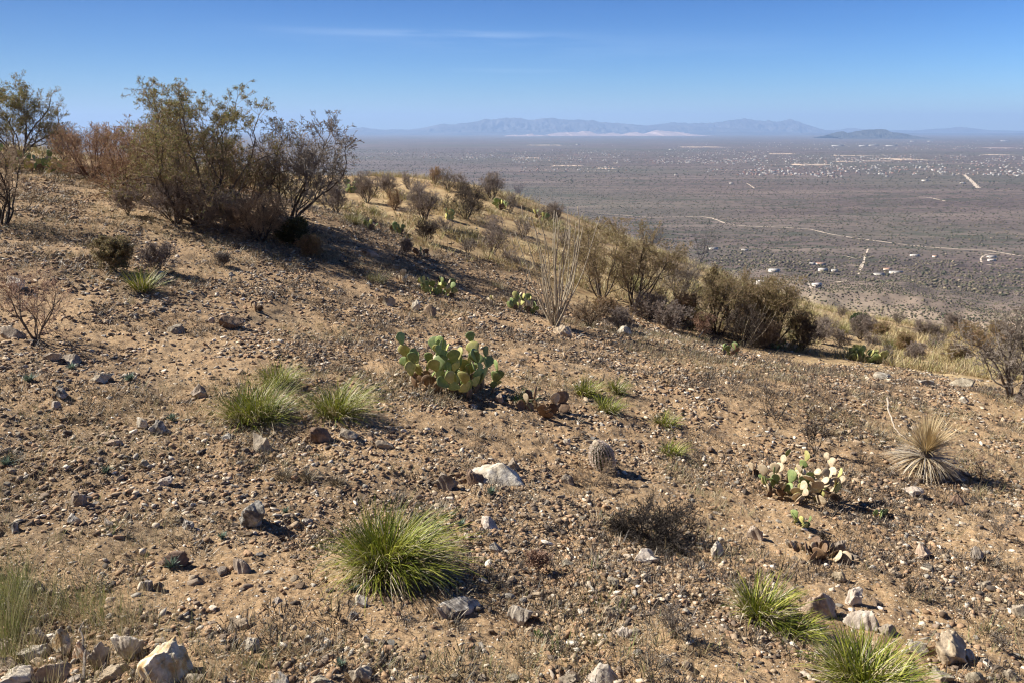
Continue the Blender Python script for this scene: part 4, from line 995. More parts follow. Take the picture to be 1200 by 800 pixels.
def bunchgrass(px,py,wpx,hpx,n,label,seed,dirx=(0,0),cols=GR,dry=.3,ell=(1,1),name='bunchgrass',width=.0088,droop=1.35,lean=.9):
    p=G(px,py); k=pxm(p); W=wpx/k*.92; Hh=hpx/k*.86; rs=np.random.RandomState(seed); root=thing(name,p,label,'grass')
    bz=lambda x,y: H(p.x+x,p.y+y)-p.z-.015
    rl=random.Random(seed*7); dirx=(dirx[0]+rl.uniform(-.22,.22),dirx[1]+rl.uniform(-.2,.2))
    r0_=W*.30; L=Hh*1.12; n=int(n*.62)
    g=Geo(); blades(g,int(n*.75),rs,r0_,L*.45,L*1.25,lean,droop,width,cols,ell=ell,dirx=dirx,base_z=bz); blades(g,int(n*.3),rs,r0_*.8,L*.7,L*1.3,lean*1.3,droop*.5,width*.9,cols,ell=ell,dirx=dirx,base_z=bz); g.obj('green_blades',blade_m,root)
    g=Geo(); blades(g,int(n*(dry+.12)),rs,r0_*1.1,L*.35,L*1.15,lean*1.25,droop*1.25,width*.8,TAN,ell=ell,dirx=dirx,base_z=bz); blades(g,int(n*.28),rs,r0_*1.2,L*.4,L*.95,1.5,.45,width*.8,TAN+[(.22,.18,.13)],ell=ell,dirx=dirx,base_z=bz,minz=None); g.obj('dry_blades',blade_m,root)
    g=Geo(); blades(g,int(n*.4),rs,r0_*1.1,L*.12,L*.35,lean*.8,.8,width*.8,[(.16,.12,.07),(.09,.065,.04),(.28,.21,.12)],segs=3,ell=ell,base_z=bz); g.obj('stubble_base',blade_m,root)
    return root
D=(.22,-.05)
bunchgrass(456,670,94,88,2200,'largest bright green bunchgrass in the foreground with a long shadow',1,(.38,-.15),ell=(1.05,.65),dry=.35)
bunchgrass(492,676,66,42,500,'dry tipped skirt of bunchgrass at the lower right of the largest clump',2,(.35,-.12),dry=.9)
bunchgrass(300,490,96,54,1100,'left hand green bunchgrass of the three in a cluster on the left slope',3,D)
bunchgrass(326,452,54,36,480,'small green bunchgrass behind the other two of the left cluster',4,D)
bunchgrass(397,488,72,50,850,'right hand green bunchgrass with dry tips in the left cluster',5,(.35,-.1),dry=.5)
bunchgrass(686,462,36,28,380,'dark green bunchgrass at the upper end of the strip right of the central cactus',6,D,ell=(1,.8))
bunchgrass(712,482,40,26,380,'green bunchgrass at the lower end of the strip right of the central cactus',7,D)
bunchgrass(723,459,26,22,220,'small green tuft just right of the green strip',8,D)
bunchgrass(779,496,40,20,300,'small green tuft on bare soil above the barrel cactus',9,D)
bunchgrass(788,531,38,20,300,'small green tuft to the right of the barrel cactus',10,D)
bunchgrass(612,472,34,24,260,'dark green tuft beside the dead brown cactus',11,D,cols=[(.06,.10,.03),(.09,.13,.04)])
bunchgrass(893,722,66,50,800,'upper green bunchgrass left of the tan boulder at lower right',12,D,dry=.5)
bunchgrass(930,742,70,34,520,'drooping green bunchgrass between the tan boulder and the bottom clump',13,(.4,-.2),dry=.5)
bunchgrass(1015,806,112,66,1500,'bright green bunchgrass cut by the bottom edge at lower right',14,(.2,0),dry=.35)
bunchgrass(167,341,30,34,260,'bright green spiky sotol with dry skirt on the upper left slope',15,(0,0),name='sotol',width=.014,droop=.5,lean=1.1,dry=.5)
bunchgrass(584,338,20,14,120,'thin yellowish tuft right of the small prickly pear patch',16,cols=STRAW+[(.25,.24,.09)],dry=.3)
bunchgrass(442,330,34,18,240,'yellow green tuft left of the bone white pads',17,cols=[(.25,.25,.09),(.33,.29,.13)],dry=.5)
bunchgrass(1093,406,18,10,120,'small dark green agave on the straw slope at right',18,cols=[(.10,.15,.06),(.14,.18,.08)],name='agave',width=.03,droop=.2,dry=.1)
bunchgrass(415,262,28,20,420,'round yellow green grass clump in the spur hollow',19,cols=[(.24,.22,.07),(.30,.26,.09),(.17,.17,.05)])
bunchgrass(437,249,22,14,300,'smaller yellow green grass clump behind the round one',20,cols=[(.26,.24,.08),(.20,.19,.06)])
bunchgrass(1046,408,34,18,420,'yellow green grass clump in the middle of the right hand straw slope',21,cols=[(.26,.25,.08),(.20,.2,.06)],width=.012)
bunchgrass(990,390,26,16,300,'yellow green grass clump left of the dark green bush on the straw slope',22,cols=[(.28,.26,.09),(.22,.22,.07)],width=.012)
bunchgrass(740,338,40,26,500,'yellow green grass clump behind the twin mesquites',23,cols=[(.27,.25,.08),(.2,.2,.06)],width=.012)
bunchgrass(845,336,46,24,500,'yellow green grass clump on the spur edge right of the small leafless tree',24,cols=[(.30,.27,.09),(.24,.22,.07)],width=.012)
bunchgrass(650,268,22,14,240,'yellow green grass clump on the crest behind the tall ocotillo',25,cols=[(.3,.27,.1),(.2,.2,.07)],width=.012)
for i,(px,py) in enumerate([(332,558),(395,566),(15,540),(360,560)]):
    bunchgrass(px,py,26,18,220,['dark burnt tuft of grass stubble above the largest green clump','slanted burnt stubble tuft close above the largest green clump','grey stubble tuft by the left edge','small burnt stubble tuft between two others above the largest clump'][i],30+i,cols=[(.10,.08,.05),(.18,.14,.09),(.06,.045,.03)],width=.005,dry=.2)
# dead sotol
def dead_sotol():
    p=G(1082,552); k=pxm(p); Hh=64/k; rs=np.random.RandomState(3); root=thing('dead_sotol',p,'round dead sotol of dry straw coloured spikes on the right slope','sotol')
    Lr=Hh*.72
    def spikes(n,th0,th1,cz,L0,L1,wd,cols,droop,nm):
        g=Geo(); a=rs.rand(n)*6.283; th=rs.uniform(th0,th1,n); L=rs.uniform(L0,L1,n)*Lr; segs=4; t=np.linspace(0,1,segs+1)[None]
        tt=th[:,None]+droop*t**1.5*rs.uniform(.4,1.3,n)[:,None]
        st=(L/segs)[:,None]; dx=np.cos(a)[:,None]*np.sin(tt); dy=np.sin(a)[:,None]*np.sin(tt); dz=np.cos(tt)
        X=np.cumsum(dx*st,1)-dx*st+np.cos(a)[:,None]*.04; Y=np.cumsum(dy*st,1)-dy*st+np.sin(a)[:,None]*.04; Z=np.cumsum(dz*st,1)-dz*st+cz; Z=np.maximum(Z,.01+.03*rs.rand(n,1))
        wv=wd*rs.uniform(.6,1.2,n)[:,None]*(1-t**2*.85); sx=-np.sin(a)[:,None]*wv/2; sy=np.cos(a)[:,None]*wv/2
        V=np.stack([np.stack([X-sx,Y-sy,Z],-1),np.stack([X+sx,Y+sy,Z],-1)],2); m=(segs+1)*2; i=np.arange(segs)*2
        q=np.stack([i,i+1,i+3,i+2],1)[None]+(np.arange(n)*m)[:,None,None]; pal=np.array(cols); c=pal[rs.randint(len(pal),size=n)]*rs.uniform(.7,1.2,(n,1))
        g.add(V.reshape(-1,3),q.reshape(-1,4),None,np.repeat(c,m,0)); g.obj(nm,blade_m,root)
    spikes(420,.05,1.35,Hh*.42,.75,1.05,.010,[(.50,.38,.20),(.60,.48,.28),(.42,.31,.16)],.2,'upper_spikes')
    spikes(120,.0,1.2,Hh*.40,.3,.6,.012,[(.34,.31,.30),(.25,.23,.22)],.1,'grey_core')
    spikes(300,1.3,2.0,Hh*.30,.7,1.1,.014,[(.46,.36,.22),(.58,.48,.33),(.30,.23,.15),(.40,.37,.33)],.9,'drooping_skirt')
    g=Geo(); v=rock_verts(2,7,.08)*np.array([.10,.10,Hh*.24])+np.array([0,0,Hh*.2]); g.add(v,None,ICO[2][1]); g.obj('stem',bark_dark,root)
dead_sotol()
# small grey green rosettes
def rosette(px,py,w_,label,seed,group=None,cols=((.17,.23,.17),(.22,.28,.21),(.13,.18,.12))):
    p=G(px,py); k=pxm(p); W=w_/k; rs=np.random.RandomState(seed); g=Geo()
    blades(g,60,rs,W*.08,W*.35,W*.62,1.1,.25,W*.085,[c for c in cols],segs=3)
    o=g.obj('rosette_plant',blade_m,loc=p); tag(o,label,'plant',group)
for i,(px,py,w_,l) in enumerate([(260,630,17,'grey green rosette right of the lower left stones'),(200,664,26,'largest grey green rosette beside the dark slab on the lower left'),(414,692,20,'grey green rosette at the lower left of the largest bunchgrass'),(335,600,15,'small blue green rosette right of the dark boulder'),(34,446,20,'grey green rosette near the left edge of the upper slope'),(152,446,20,'grey green rosette on the upper left slope'),(202,492,18,'blue green rosette below the left bunchgrass cluster'),(8,545,22,'grey green rosette cut by the left edge'),(125,553,18,'pale green rosette on the left slope'),(540,615,16,'dark rosette right of the largest bunchgrass'),(575,578,18,'dark rosette under the flat pale slab'),(398,780,20,'grey green rosette at the bottom centre left'),(84,432,16,'faint rosette below the leafless shrub at the left edge'),(630,745,16,'bright green sprig left of the pale bottom rock')]):
    rosette(px,py,w_,l,i, cols=((.17,.23,.17),(.22,.28,.21),(.13,.18,.12)) if i not in (13,) else ((.12,.2,.05),(.16,.24,.06)))

# ------------------------------------------------------------------ rocks
def rock_mat(name,stops,sc=7): return noise_mat(name,stops,scale=sc,detail=9,bump=.9,bscale=26,obj_var=.22,bdist=.012,hue=.012)
rk_tan=rock_mat('rock_tan',[(.28,(.12,.085,.055)),(.45,(.33,.25,.17)),(.6,(.46,.37,.27)),(.75,(.62,.55,.45))])
rk_grey=rock_mat('rock_grey',[(.28,(.10,.08,.058)),(.45,(.26,.21,.155)),(.6,(.42,.355,.27)),(.75,(.60,.53,.43))])
rk_blue=rock_mat('rock_speckled_grey',[(.30,(.07,.06,.05)),(.46,(.17,.15,.13)),(.54,(.38,.345,.29)),(.7,(.62,.57,.50))],13)
rk_pale=rock_mat('rock_pale',[(.28,(.17,.13,.095)),(.45,(.38,.32,.25)),(.6,(.56,.50,.42)),(.78,(.72,.67,.59))])
rk_brown=rock_mat('rock_brown',[(.28,(.09,.06,.04)),(.5,(.22,.15,.10)),(.7,(.36,.27,.19))])
rk_orange=rock_mat('rock_orange',[(.28,(.16,.10,.06)),(.42,(.46,.29,.15)),(.52,(.50,.42,.32)),(.60,(.62,.55,.45)),(.75,(.40,.33,.26))],13)
RK=dict(t=rk_tan,g=rk_grey,b=rk_blue,p=rk_pale,n=rk_brown,o=rk_orange)
def rock(px,py,wpx,hpx,m,label,seed,depth=None,rz=None,sink=.25,tilt=0,name='rock',nplanes=15):
    sink=min(.45,sink+.08)
    p=G(px,py); k=pxm(p); W=wpx/k*1.12; Hh=hpx/k*1.15; Dp=depth or W*.75
    v=rock_verts(4,seed,.17,nplanes); hn=vnoise(v[:,0]*22+v[:,2]*9,v[:,1]*22-v[:,2]*13,seed); v*=(1+.028*hn)[:,None]; v/=np.abs(v).max(0)
    v=v*np.array([W/2,Dp/2,Hh/(2-2*sink)]); v[:,2]+=Hh/(2-2*sink)*(1-2*sink)
    v[:,2]-=Hh*.10
    g=Geo(); g.add(v,None,ICO[4][1]); o=g.obj(name,RK[m],loc=p,smooth=False); 
    o.rotation_euler=(0,rad(tilt),rz if rz is not None else (seed*37%20-10)/30)
    return tag(o,label,'rock')
HERO=[(298,612,34,27,'b','speckled blue grey boulder left of the largest bunchgrass',.2,0),
(584,556,76,24,'p','broad flat pale slab in the middle of the slope',.42,8),(556,566,22,16,'n','brown block under the left end of the flat pale slab',.3,0),
(376,516,24,24,'n','upright brown cube shaped stone below the left bunchgrass cluster',.15,-8),(308,527,28,18,'g','grey brown stone left of the cube shaped stone',.3,0),
(408,512,22,10,'g','flat grey stone right of the cube shaped stone',.3,5),(452,524,22,10,'g','second flat grey stone further right of the cube shaped stone',.3,0),
(60,794,40,24,'t','tan boulder low in front of the bottom left rock group',.3,0),(100,774,26,24,'o','yellow brown block behind the tall pale block at bottom left',.3,0),(132,796,36,22,'t','tan stone on the bottom edge under the rounded white boulder',.3,0),(8,786,26,16,'t','tan stone at the left edge of the bottom rock group',.3,0),(222,799,30,14,'g','grey stone on the bottom edge right of the big boulder',.3,0),(188,792,76,66,'o','big angular boulder with orange top at the bottom left',.35,12),(150,768,34,30,'p','rounded white boulder left of the big orange topped boulder',.25,0),
(118,778,22,32,'p','tall pale block among the bottom left rocks',.2,0),(75,762,34,30,'o','yellowish boulder in the bottom left rock group',.3,0),
(42,770,38,22,'p','wide low pale boulder in the bottom left rock group',.3,8),(44,748,26,16,'g','grey stone above the wide pale boulder at bottom left',.3,0),
(20,796,34,14,'p','pale stone cut by the bottom edge at far left',.3,0),(170,795,30,28,'t','tan slab leaning on the big orange topped boulder',.2,30),
(90,797,26,10,'p','small pale stone on the bottom edge left of the upright stick',.3,0),
(958,720,42,30,'t','tan rounded boulder above the bottom right bunchgrass',.25,0),(1012,735,44,24,'p','pale wedge shaped boulder right of the tan one',.3,16),
(1038,742,26,12,'g','grey slab trailing from the pale wedge shaped boulder',.3,20),(707,798,42,22,'p','rough white rock at the bottom edge in the centre',.25,0),
(668,798,30,14,'g','pale grey rock left of the rough white rock at the bottom edge',.3,0),(423,708,15,12,'p','bright white stone below the largest bunchgrass',.2,0),
(416,725,11,10,'b','small blue grey stone below the bright white one',.2,0),(427,753,11,12,'p','small white wedge stone standing near the bottom centre',.15,20),
(541,713,50,16,'b','long dark grey slab below the largest bunchgrass',.3,6),(520,722,24,16,'t','brown stone at the left end of the long grey slab',.3,0),
(285,668,26,15,'g','rounded grey stone left of the largest bunchgrass',.25,0),(205,658,34,14,'n','dark brown slab with a deep shadow on the lower left',.3,-8),
(172,690,14,13,'b','blue grey stone with dark side on the lower left slope',.2,0),(185,690,12,12,'n','dark brown stone touching the blue grey one',.2,0),
(32,692,22,12,'b','flat blue grey stone near the left edge',.3,0),(42,688,12,8,'t','small tan stone on top right of the flat blue grey one',.2,0),
(93,592,22,18,'g','grey stone with black shadow on the left slope',.2,0),(193,567,18,12,'p','pale brown stone right of the grey one on the left slope',.2,0),
(87,612,18,12,'b','speckled stone below the grey one with black shadow',.2,0),(18,622,14,14,'b','small dark stone by the left edge',.2,0),
(128,615,11,8,'p','rounded white pebble sized stone on the left slope',.2,0),(220,618,16,12,'b','white and grey stone left of the speckled boulder',.2,25),
(186,506,22,16,'b','dark grey pointed stone below the left bunchgrass cluster',.2,10),(168,500,16,12,'p','pale stone touching the dark pointed stone',.2,0),
(133,520,20,10,'t','flat tan stone above a dark shadow on the left slope',.3,0),(72,464,18,12,'b','black stone on the upper left slope',.2,0),
(66,478,12,9,'p','pale stone below the black stone on the upper left slope',.2,0),(235,464,26,16,'g','grey stones above the left bunchgrass cluster',.25,0),
(170,546,14,9,'g','small grey stone in the middle of the left slope',.2,0),(265,514,16,7,'b','flat slate stone on bare soil left of the cube',.2,0),
(15,396,26,14,'g','lichen grey rock at the foot of the leafless shrub on the left',.25,0),(62,420,22,13,'g','angular grey rock below the leafless shrub on the left',.25,0),
(85,424,28,13,'g','long grey rock right of the angular grey rock',.3,12),(18,336,28,14,'p','pale flat rock left of the bare shrub at the left edge',.3,0),
(207,390,22,13,'g','pale grey rock with sloping top on the upper slope',.25,18),(268,382,32,18,'n','brown grey craggy rock group on the upper slope',.25,0),
(248,378,8,8,'p','small yellow white stone beside the craggy rocks',.2,0),(118,446,26,13,'g','flat grey boulder on the upper left slope',.3,0),
(486,363,13,12,'p','bright white stone just above the central prickly pear',.2,0),(505,371,18,14,'n','brown rock with dark side right of the bright white stone',.2,0),
(435,300,18,9,'g','flat grey stone at the end of the thicket shadow',.3,0),(455,358,22,12,'g','low grey stone pile left of the bright white stone',.3,0),
(485,446,12,9,'p','pale stone at the left foot of the central prickly pear',.2,0),(585,470,14,11,'t','tan stone right of the central cactus shadow',.2,0),
(572,618,22,12,'p','pale stone pair right of the largest bunchgrass',.25,0),(580,646,16,11,'p','white stone below the pale pair',.2,0),
(522,570,26,20,'g','cracked grey stone left of the flat pale slab',.2,15),(606,727,28,22,'p','white topped wedge stone near the bottom centre',.2,25),
(716,722,22,14,'t','yellowish stone in a short row below the burnt brush',.2,0),(722,708,16,13,'t','upper stone of the short row below the burnt brush',.2,0),
(730,745,18,13,'p','white stone at the lower end of the short row',.2,20),(755,656,30,15,'p','white and orange streaked stone under the burnt brush heap',.3,0),
(717,685,16,10,'g','grey stone above the short yellowish row',.2,0),(665,565,16,10,'g','flat grey stone left of the barrel cactus',.3,0),
(665,520,10,8,'p','small white stone above the dead twigs of the barrel cactus',.2,0),(602,550,16,18,'g','dark grey knob at the right end of the flat pale slab',.2,0),
(885,630,18,16,'g','rounded grey boulder below the pale bleached prickly pear',.25,0),(838,648,20,14,'p','pale stones right of the burnt brush heap',.25,0),
(930,640,24,12,'g','flat grey slab left of the fallen pads',.3,10),(985,645,14,13,'g','grey stone right of the fallen pads',.2,0),
(1000,705,20,18,'p','cream stone with black shadow above the pale wedge boulder',.2,0),(985,680,18,12,'t','tan stone uphill of the cream stone with black shadow',.2,0),
(1080,650,22,14,'t','tan stone with a deep black hollow on the right slope',.25,0),(1145,653,14,16,'p','white stone on the right slope near the edge',.2,0),
(1155,688,16,13,'g','grey stone near the right edge below the white stone',.2,0),(1195,720,22,12,'g','grey stone at the right edge',.25,0),
(1113,772,40,30,'t','split tan boulder near the bottom right corner',.25,0),(1100,795,30,18,'g','grey boulder under the split tan boulder',.25,0),
(1075,762,28,10,'p','long pale slab left of the split tan boulder',.3,8),(1135,772,20,12,'p','pale flat slab right of the split tan boulder',.3,0),
(1143,797,22,14,'g','grey stone on the bottom edge near the right corner',.25,0),(1185,795,18,12,'g','small grey stone at the bottom right corner',.25,0),
(1155,776,9,7,'p','tiny white stone above the bottom right stones',.2,0),(325,797,28,12,'o','pinkish pale rock on the bottom edge left of centre',.25,0),
(375,799,28,9,'g','low grey rock on the bottom edge beside the pinkish rock',.25,0),(425,797,30,18,'g','grey brown rock on the bottom edge',.25,0),
(360,752,11,10,'b','slate blue stone left of the small white wedge stone',.2,0),(373,748,9,7,'p','white stone touching the slate blue stone',.2,0),
(6,760,16,14,'g','grey stone at the left edge beside the bottom left rocks',.2,0),(298,760,20,18,'p','white stone right of the big orange topped boulder',.2,0),
(280,735,28,12,'t','flat tan stone above the grass right of the big boulder',.3,0),(1072,504,12,8,'p','small white stone left of the dead sotol',.2,0) ,
(1130,472,12,8,'p','white stone on open soil left of the right edge mesquite',.2,0),(1070,577,20,9,'p','flat pale stone below the dead sotol',.3,0),
(1122,588,22,11,'n','brown stone right below the dead sotol',.25,0),(940,556,10,8,'p','small pale stone in the pale prickly pear',.2,0),
(660,392,20,12,'t','tan stone at the base of the tall ocotillo',.25,0),(730,392,18,9,'p','pale stone pile right of the tall ocotillo',.25,0),
(1085,450,26,7,'p','long pale outcrop on the edge of the burnt slope',.3,0),(1035,442,26,7,'p','pale flat outcrop below the bright prickly pear',.3,0),
(1130,452,26,8,'g','grey outcrop left of the right edge mesquite',.3,0)]
for i,(px,py,a,b_,m,l,s,t) in enumerate(HERO):
    rock(px,py,a,b_,m,l,100+i*3,sink=s,tilt=t)
# remaining stones big enough to tell apart: one by one, each kind sharing a mesh
def loose_stones():
    rs=np.random.RandomState(77); kinds=[('g','grey'),('p','whitish'),('t','tan'),('n','brown'),('b','dark speckled')]
    protos={k:[] for k,_ in kinds}
    for k,_ in kinds:
        for j in range(5):
            v=rock_verts(3,900+j*11+ord(k),.07,10); v/=np.abs(v).max(0); v[:,2]*=.60; v[:,2]+=.12
            g=Geo(); g.add(v,None,ICO[3][1]); protos[k].append(g.mesh('stone',RK[k]))
    used_l=set()
    LM=[('barrel cactus',710,548),('central prickly pear',527,452),('largest bunchgrass',462,672),('burnt brush heap',766,632),('dead sotol',1082,552),('pale bleached prickly pear',938,578),('speckled blue grey boulder',298,612),('flat pale slab',583,556),('cube shaped stone',376,516),('left bunchgrass cluster',345,485),('leafless shrub at the left edge',42,396),('big orange topped boulder',188,792),('tall ocotillo',650,382),('tallest mesquite',238,262),('bright green sotol',167,341),('green strip of bunchgrass',700,475),('tan boulder at lower right',958,720),('rough white rock at the bottom edge',707,798),('split tan boulder at the corner',1113,772),('grey stone with the black shadow',93,592),('dark brown slab',205,658),('black stone on the upper slope',72,464),('brown craggy rocks',268,382),('long dark grey slab',541,713),('thin dark leafless shrub',910,492),('fallen cactus pads',960,648),('twig bush near the right edge',1170,630),('leafless mesquite at the right edge',1186,466)]
    n=0
    while n<185:
        px=rs.uniform(-10,1210); py=rs.uniform(300,805)
        edge=np.interp(px,[0,250,400,560,700,900,1200],[200,260,300,330,375,420,470])
        if py<edge+8: continue
        if vnoise(px/60,py/45,71)<-.15 and rs.rand()<.7: continue
        p=G(px,py); wpx=rs.choice([7,9,11,14],p=[.38,.32,.2,.1])*(.55+.75*(py-250)/550); s=wpx/pxm(p)/2
        i=rs.choice(5,p=[.36,.18,.2,.16,.10]); k,nm=kinds[i]
        o=bpy.data.objects.new('stone',protos[k][rs.randint(5)]); C.objects.link(o); o.location=p
        o.rotation_euler=(rs.uniform(-.3,.3),rs.uniform(-.3,.3),rs.uniform(0,6.28)); o.scale=(s,s*rs.uniform(.6,1.1),s*rs.uniform(.6,1.1))
        for nl,lx,ly in sorted(LM,key=lambda t:math.hypot(t[1]-px,(t[2]-py)*1.6))[:5]:
            dx,dy=px-lx,(py-ly)*1.6; dd=math.hypot(dx,dy)
            pos=('right of' if dx>0 else 'left of') if abs(dx)>abs(dy) else ('in front of' if dy>0 else 'behind'); far_=' close ' if dd<50 else (' ' if dd<110 else ' well ')
            if (nm,far_,pos,nl) not in used_l: break
        used_l.add((nm,far_,pos,nl))
        tag(o,'small %s stone%s%s the %s'%(nm,far_,pos,nl),'stone','small loose stones on the brown hillside'); n+=1
loose_stones()

# ------------------------------------------------------------------ gravel, litter, stubble, dry grass (stuff)
def polar(rs,n,r0,r1,p,a=40):
    r=(rs.rand(n)*(r1**(2-p)-r0**(2-p))+r0**(2-p))**(1/(2-p)); t=rs.uniform(rad(-a),rad(a),n); return np.sin(t)*r,np.cos(t)*r,r
def gravel():
    rs=np.random.RandomState(12); g=Geo()
    pal=np.array([(.40,.31,.21),(.30,.22,.145),(.56,.46,.34),(.19,.14,.10),(.72,.63,.50),(.11,.085,.065),(.38,.24,.14),(.25,.22,.18)])
    pr=np.array([.22,.22,.12,.16,.06,.09,.09,.04])
    V=[rock_verts(1,300+j,0,6)*np.array([1,.8,.55]) for j in range(10)]; F1=ICO[1][1]
    V0=[ICO[0][0]*(1+np.random.RandomState(j).uniform(-.42,.42,(12,1)))*np.array([1,.8,.5]) for j in range(10)]; F0=ICO[0][1]
    def put(x,y,s,Vs,Fs):
        z=H(x,y); n=len(x); ty=rs.randint(10,size=n); col=pal[rs.choice(8,n,p=pr/pr.sum())]*rs.uniform(.75,1.2,(n,1))
        th=rs.rand(n)*6.28; tx=rs.uniform(-.45,.45,n)
        for j in range(10):
            k=ty==j; m=int(k.sum()); v=Vs[j][None]*(s[k][:,None,None])*np.stack([rs.uniform(.7,1.4,m),rs.uniform(.45,1.1,m),rs.uniform(.45,1.3,m)],-1)[:,None]
            c,sn=np.cos(tx[k])[:,None],np.sin(tx[k])[:,None]; v=np.stack([v[:,:,0]*c+v[:,:,2]*sn,v[:,:,1],-v[:,:,0]*sn+v[:,:,2]*c],-1)
            c,sn=np.cos(th[k])[:,None],np.sin(th[k])[:,None]
            v=np.stack([v[:,:,0]*c-v[:,:,1]*sn+x[k][:,None],v[:,:,0]*sn+v[:,:,1]*c+y[k][:,None],v[:,:,2]+z[k][:,None]+s[k][:,None]*.12],-1)
            nv=v.shape[1]; g.add(v.reshape(-1,3),None,(Fs[None]+(np.arange(m)*nv)[:,None,None]).reshape(-1,3),np.repeat(col[k],nv,0))
    def filt(x,y,thr,amt=.75):
        k=(1-straw_mask(x,y)*.8>rs.rand(len(x)))&((fbm(x/1.3,y/1.3,3,55)>thr)|(rs.rand(len(x))>amt)); return x[k],y[k]
    x,y,r=polar(rs,9000,2.6,32,1.15); x,y=filt(x,y,-.05); r=np.hypot(x,y); put(x,y,rs.uniform(.018,.045,len(x))*(.7+.055*np.minimum(r,18)),V,F1)
    pal0=pal; pal=np.array([(.27,.17,.095),(.34,.22,.13),(.20,.125,.075),(.14,.095,.062),(.42,.31,.20),(.36,.32,.26),(.10,.08,.062),(.5,.44,.36)])
    x,y,r=polar(rs,56000,2.6,34,.9); x,y=filt(x,y,-.02,.8); r=np.hypot(x,y); put(x,y,rs.uniform(.012,.034,len(x))*(.7+.06*np.minimum(r,20)),V0,F0)
    pal=pal0
    x,y,r=polar(rs,2600,3.2,30,1.1); x,y=filt(x,y,-.02,.85); r=np.hypot(x,y); put(x,y,rs.uniform(.03,.06,len(x))*(.7+.03*np.minimum(r,20)),[rock_verts(1,400+j,0,7)*np.array([1,.8,.42]) for j in range(10)],F1)
    x,y,r=polar(rs,60000,2.6,30,1.3); x,y=filt(x,y,0.0,.7); r=np.hypot(x,y); put(x,y,rs.uniform(.006,.018,len(x))*(.75+.065*r),V0,F0)
    x,y,r=polar(rs,60000,2.6,11,1.0); x,y=filt(x,y,.02,.6); put(x,y,rs.uniform(.004,.009,len(x)),V0,F0)
    tag(g.obj('gravel',attr_mat('gravel_stone',nscale=60,namp=.22)),'loose gravel and rock chips strewn over the burnt slope',kind='stuff')
gravel()
def tufts(name,label,x,y,nb,L0,L1,rad0,width,cols,droop=.9,lean=.8,seed=1,segs=3,mat=None,jit=.5,scale=None):
    """countless grass tufts as one mass"""
    rs=np.random.RandomState(seed); n=len(x)*nb; z=H(x,y)
    s=rs.uniform(1-jit,1+jit,len(x)); 
    if scale is not None: s=s*scale
    X0=np.repeat(x,nb); Y0=np.repeat(y,nb); Z0=np.repeat(z,nb); S=np.repeat(s,nb)
    a=rs.rand(n)*6.283; r=rad0*np.sqrt(rs.rand(n))*S; a2=a+rs.normal(0,.6,n); L=rs.uniform(L0,L1,n)*S
    out=lean*(.2+.8*rs.rand(n)); t=np.linspace(0,1,segs+1)[None]; th=out[:,None]+droop*rs.uniform(.2,1.3,n)[:,None]*t**1.4
    st=(L/segs)[:,None]; dx=np.cos(a2)[:,None]*np.sin(th); dy=np.sin(a2)[:,None]*np.sin(th); dz=np.cos(th)
    X=X0[:,None]+(np.cos(a)*r)[:,None]+np.cumsum(dx*st,1)-dx*st; Y=Y0[:,None]+(np.sin(a)*r)[:,None]+np.cumsum(dy*st,1)-dy*st; Z=Z0[:,None]+np.cumsum(dz*st,1)-dz*st-.008
    wv=width*(rs.uniform(.6,1.3,n)*np.sqrt(S))[:,None]*(1-t**2*.85); ph=a2+math.pi/2+rs.normal(0,.6,n); sx=np.cos(ph)[:,None]*wv/2; sy=np.sin(ph)[:,None]*wv/2
    V=np.stack([np.stack([X-sx,Y-sy,Z],-1),np.stack([X+sx,Y+sy,Z],-1)],2); m=(segs+1)*2; i=np.arange(segs)*2
    q=np.stack([i,i+1,i+3,i+2],1)[None]+(np.arange(n)*m)[:,None,None]
    pal=np.array(cols); tc=rs.randint(len(pal),size=len(x)); c=pal[np.where(rs.rand(n)<.7,np.repeat(tc,nb),rs.randint(len(pal),size=n))]*rs.uniform(.75,1.25,(n,1))
    g=Geo(); g.add(V.reshape(-1,3),q.reshape(-1,4),None,np.repeat(c,m,0)); tag(g.obj(name,mat or blade_m),label,kind='stuff')
rs=np.random.RandomState(31)
x,y,r=polar(rs,42000,24,62,.6); k=straw_mask(x,y)*(fbm(x/2.2,y/2.2,3,17)*1.6+.45)>rs.rand(len(x)); x,y=x[k],y[k]
tufts('dry_grass','straw yellow bunchgrass covering the unburnt spur',x,y,14,.12,.34,.15,.014,[(.42,.33,.17),(.35,.27,.14),(.50,.41,.24),(.30,.26,.10),(.26,.24,.09),(.37,.28,.16)],seed=2)
x,y,r=polar(rs,34000,3.0,32,.9); k=(straw_mask(x,y)<.5)&(fbm(x/1.7,y/1.7,3,27)>.10); x,y=x[k],y[k]
tufts('dry_grass','thin pale dry grass sprouting on the burnt slope',x,y,9,.03,.11,.07,.004,[(.36,.28,.16),(.28,.21,.11),(.20,.19,.08),(.42,.35,.22)],seed=3,scale=.7+.04*np.hypot(x,y))
x,y,r=polar(rs,30000,2.8,32,.9); k=(straw_mask(x,y)<.6)&(fbm(x/1.3,y/1.3,4,37)>.05); x,y=x[k],y[k]
tufts('burnt_stubble','blackened stubs of burnt grass over the whole slope',x,y,14,.02,.075,.055,.006,[(.035,.028,.022),(.07,.052,.04),(.12,.09,.065),(.17,.13,.09)],seed=4,droop=.5,lean=1.2,scale=.75+.06*np.hypot(x,y))
x,y,r=polar(rs,2600,3.2,28,.9); k=(straw_mask(x,y)<.5)&(fbm(x/2.1,y/2.1,3,57)>-.05); x,y=x[k],y[k]
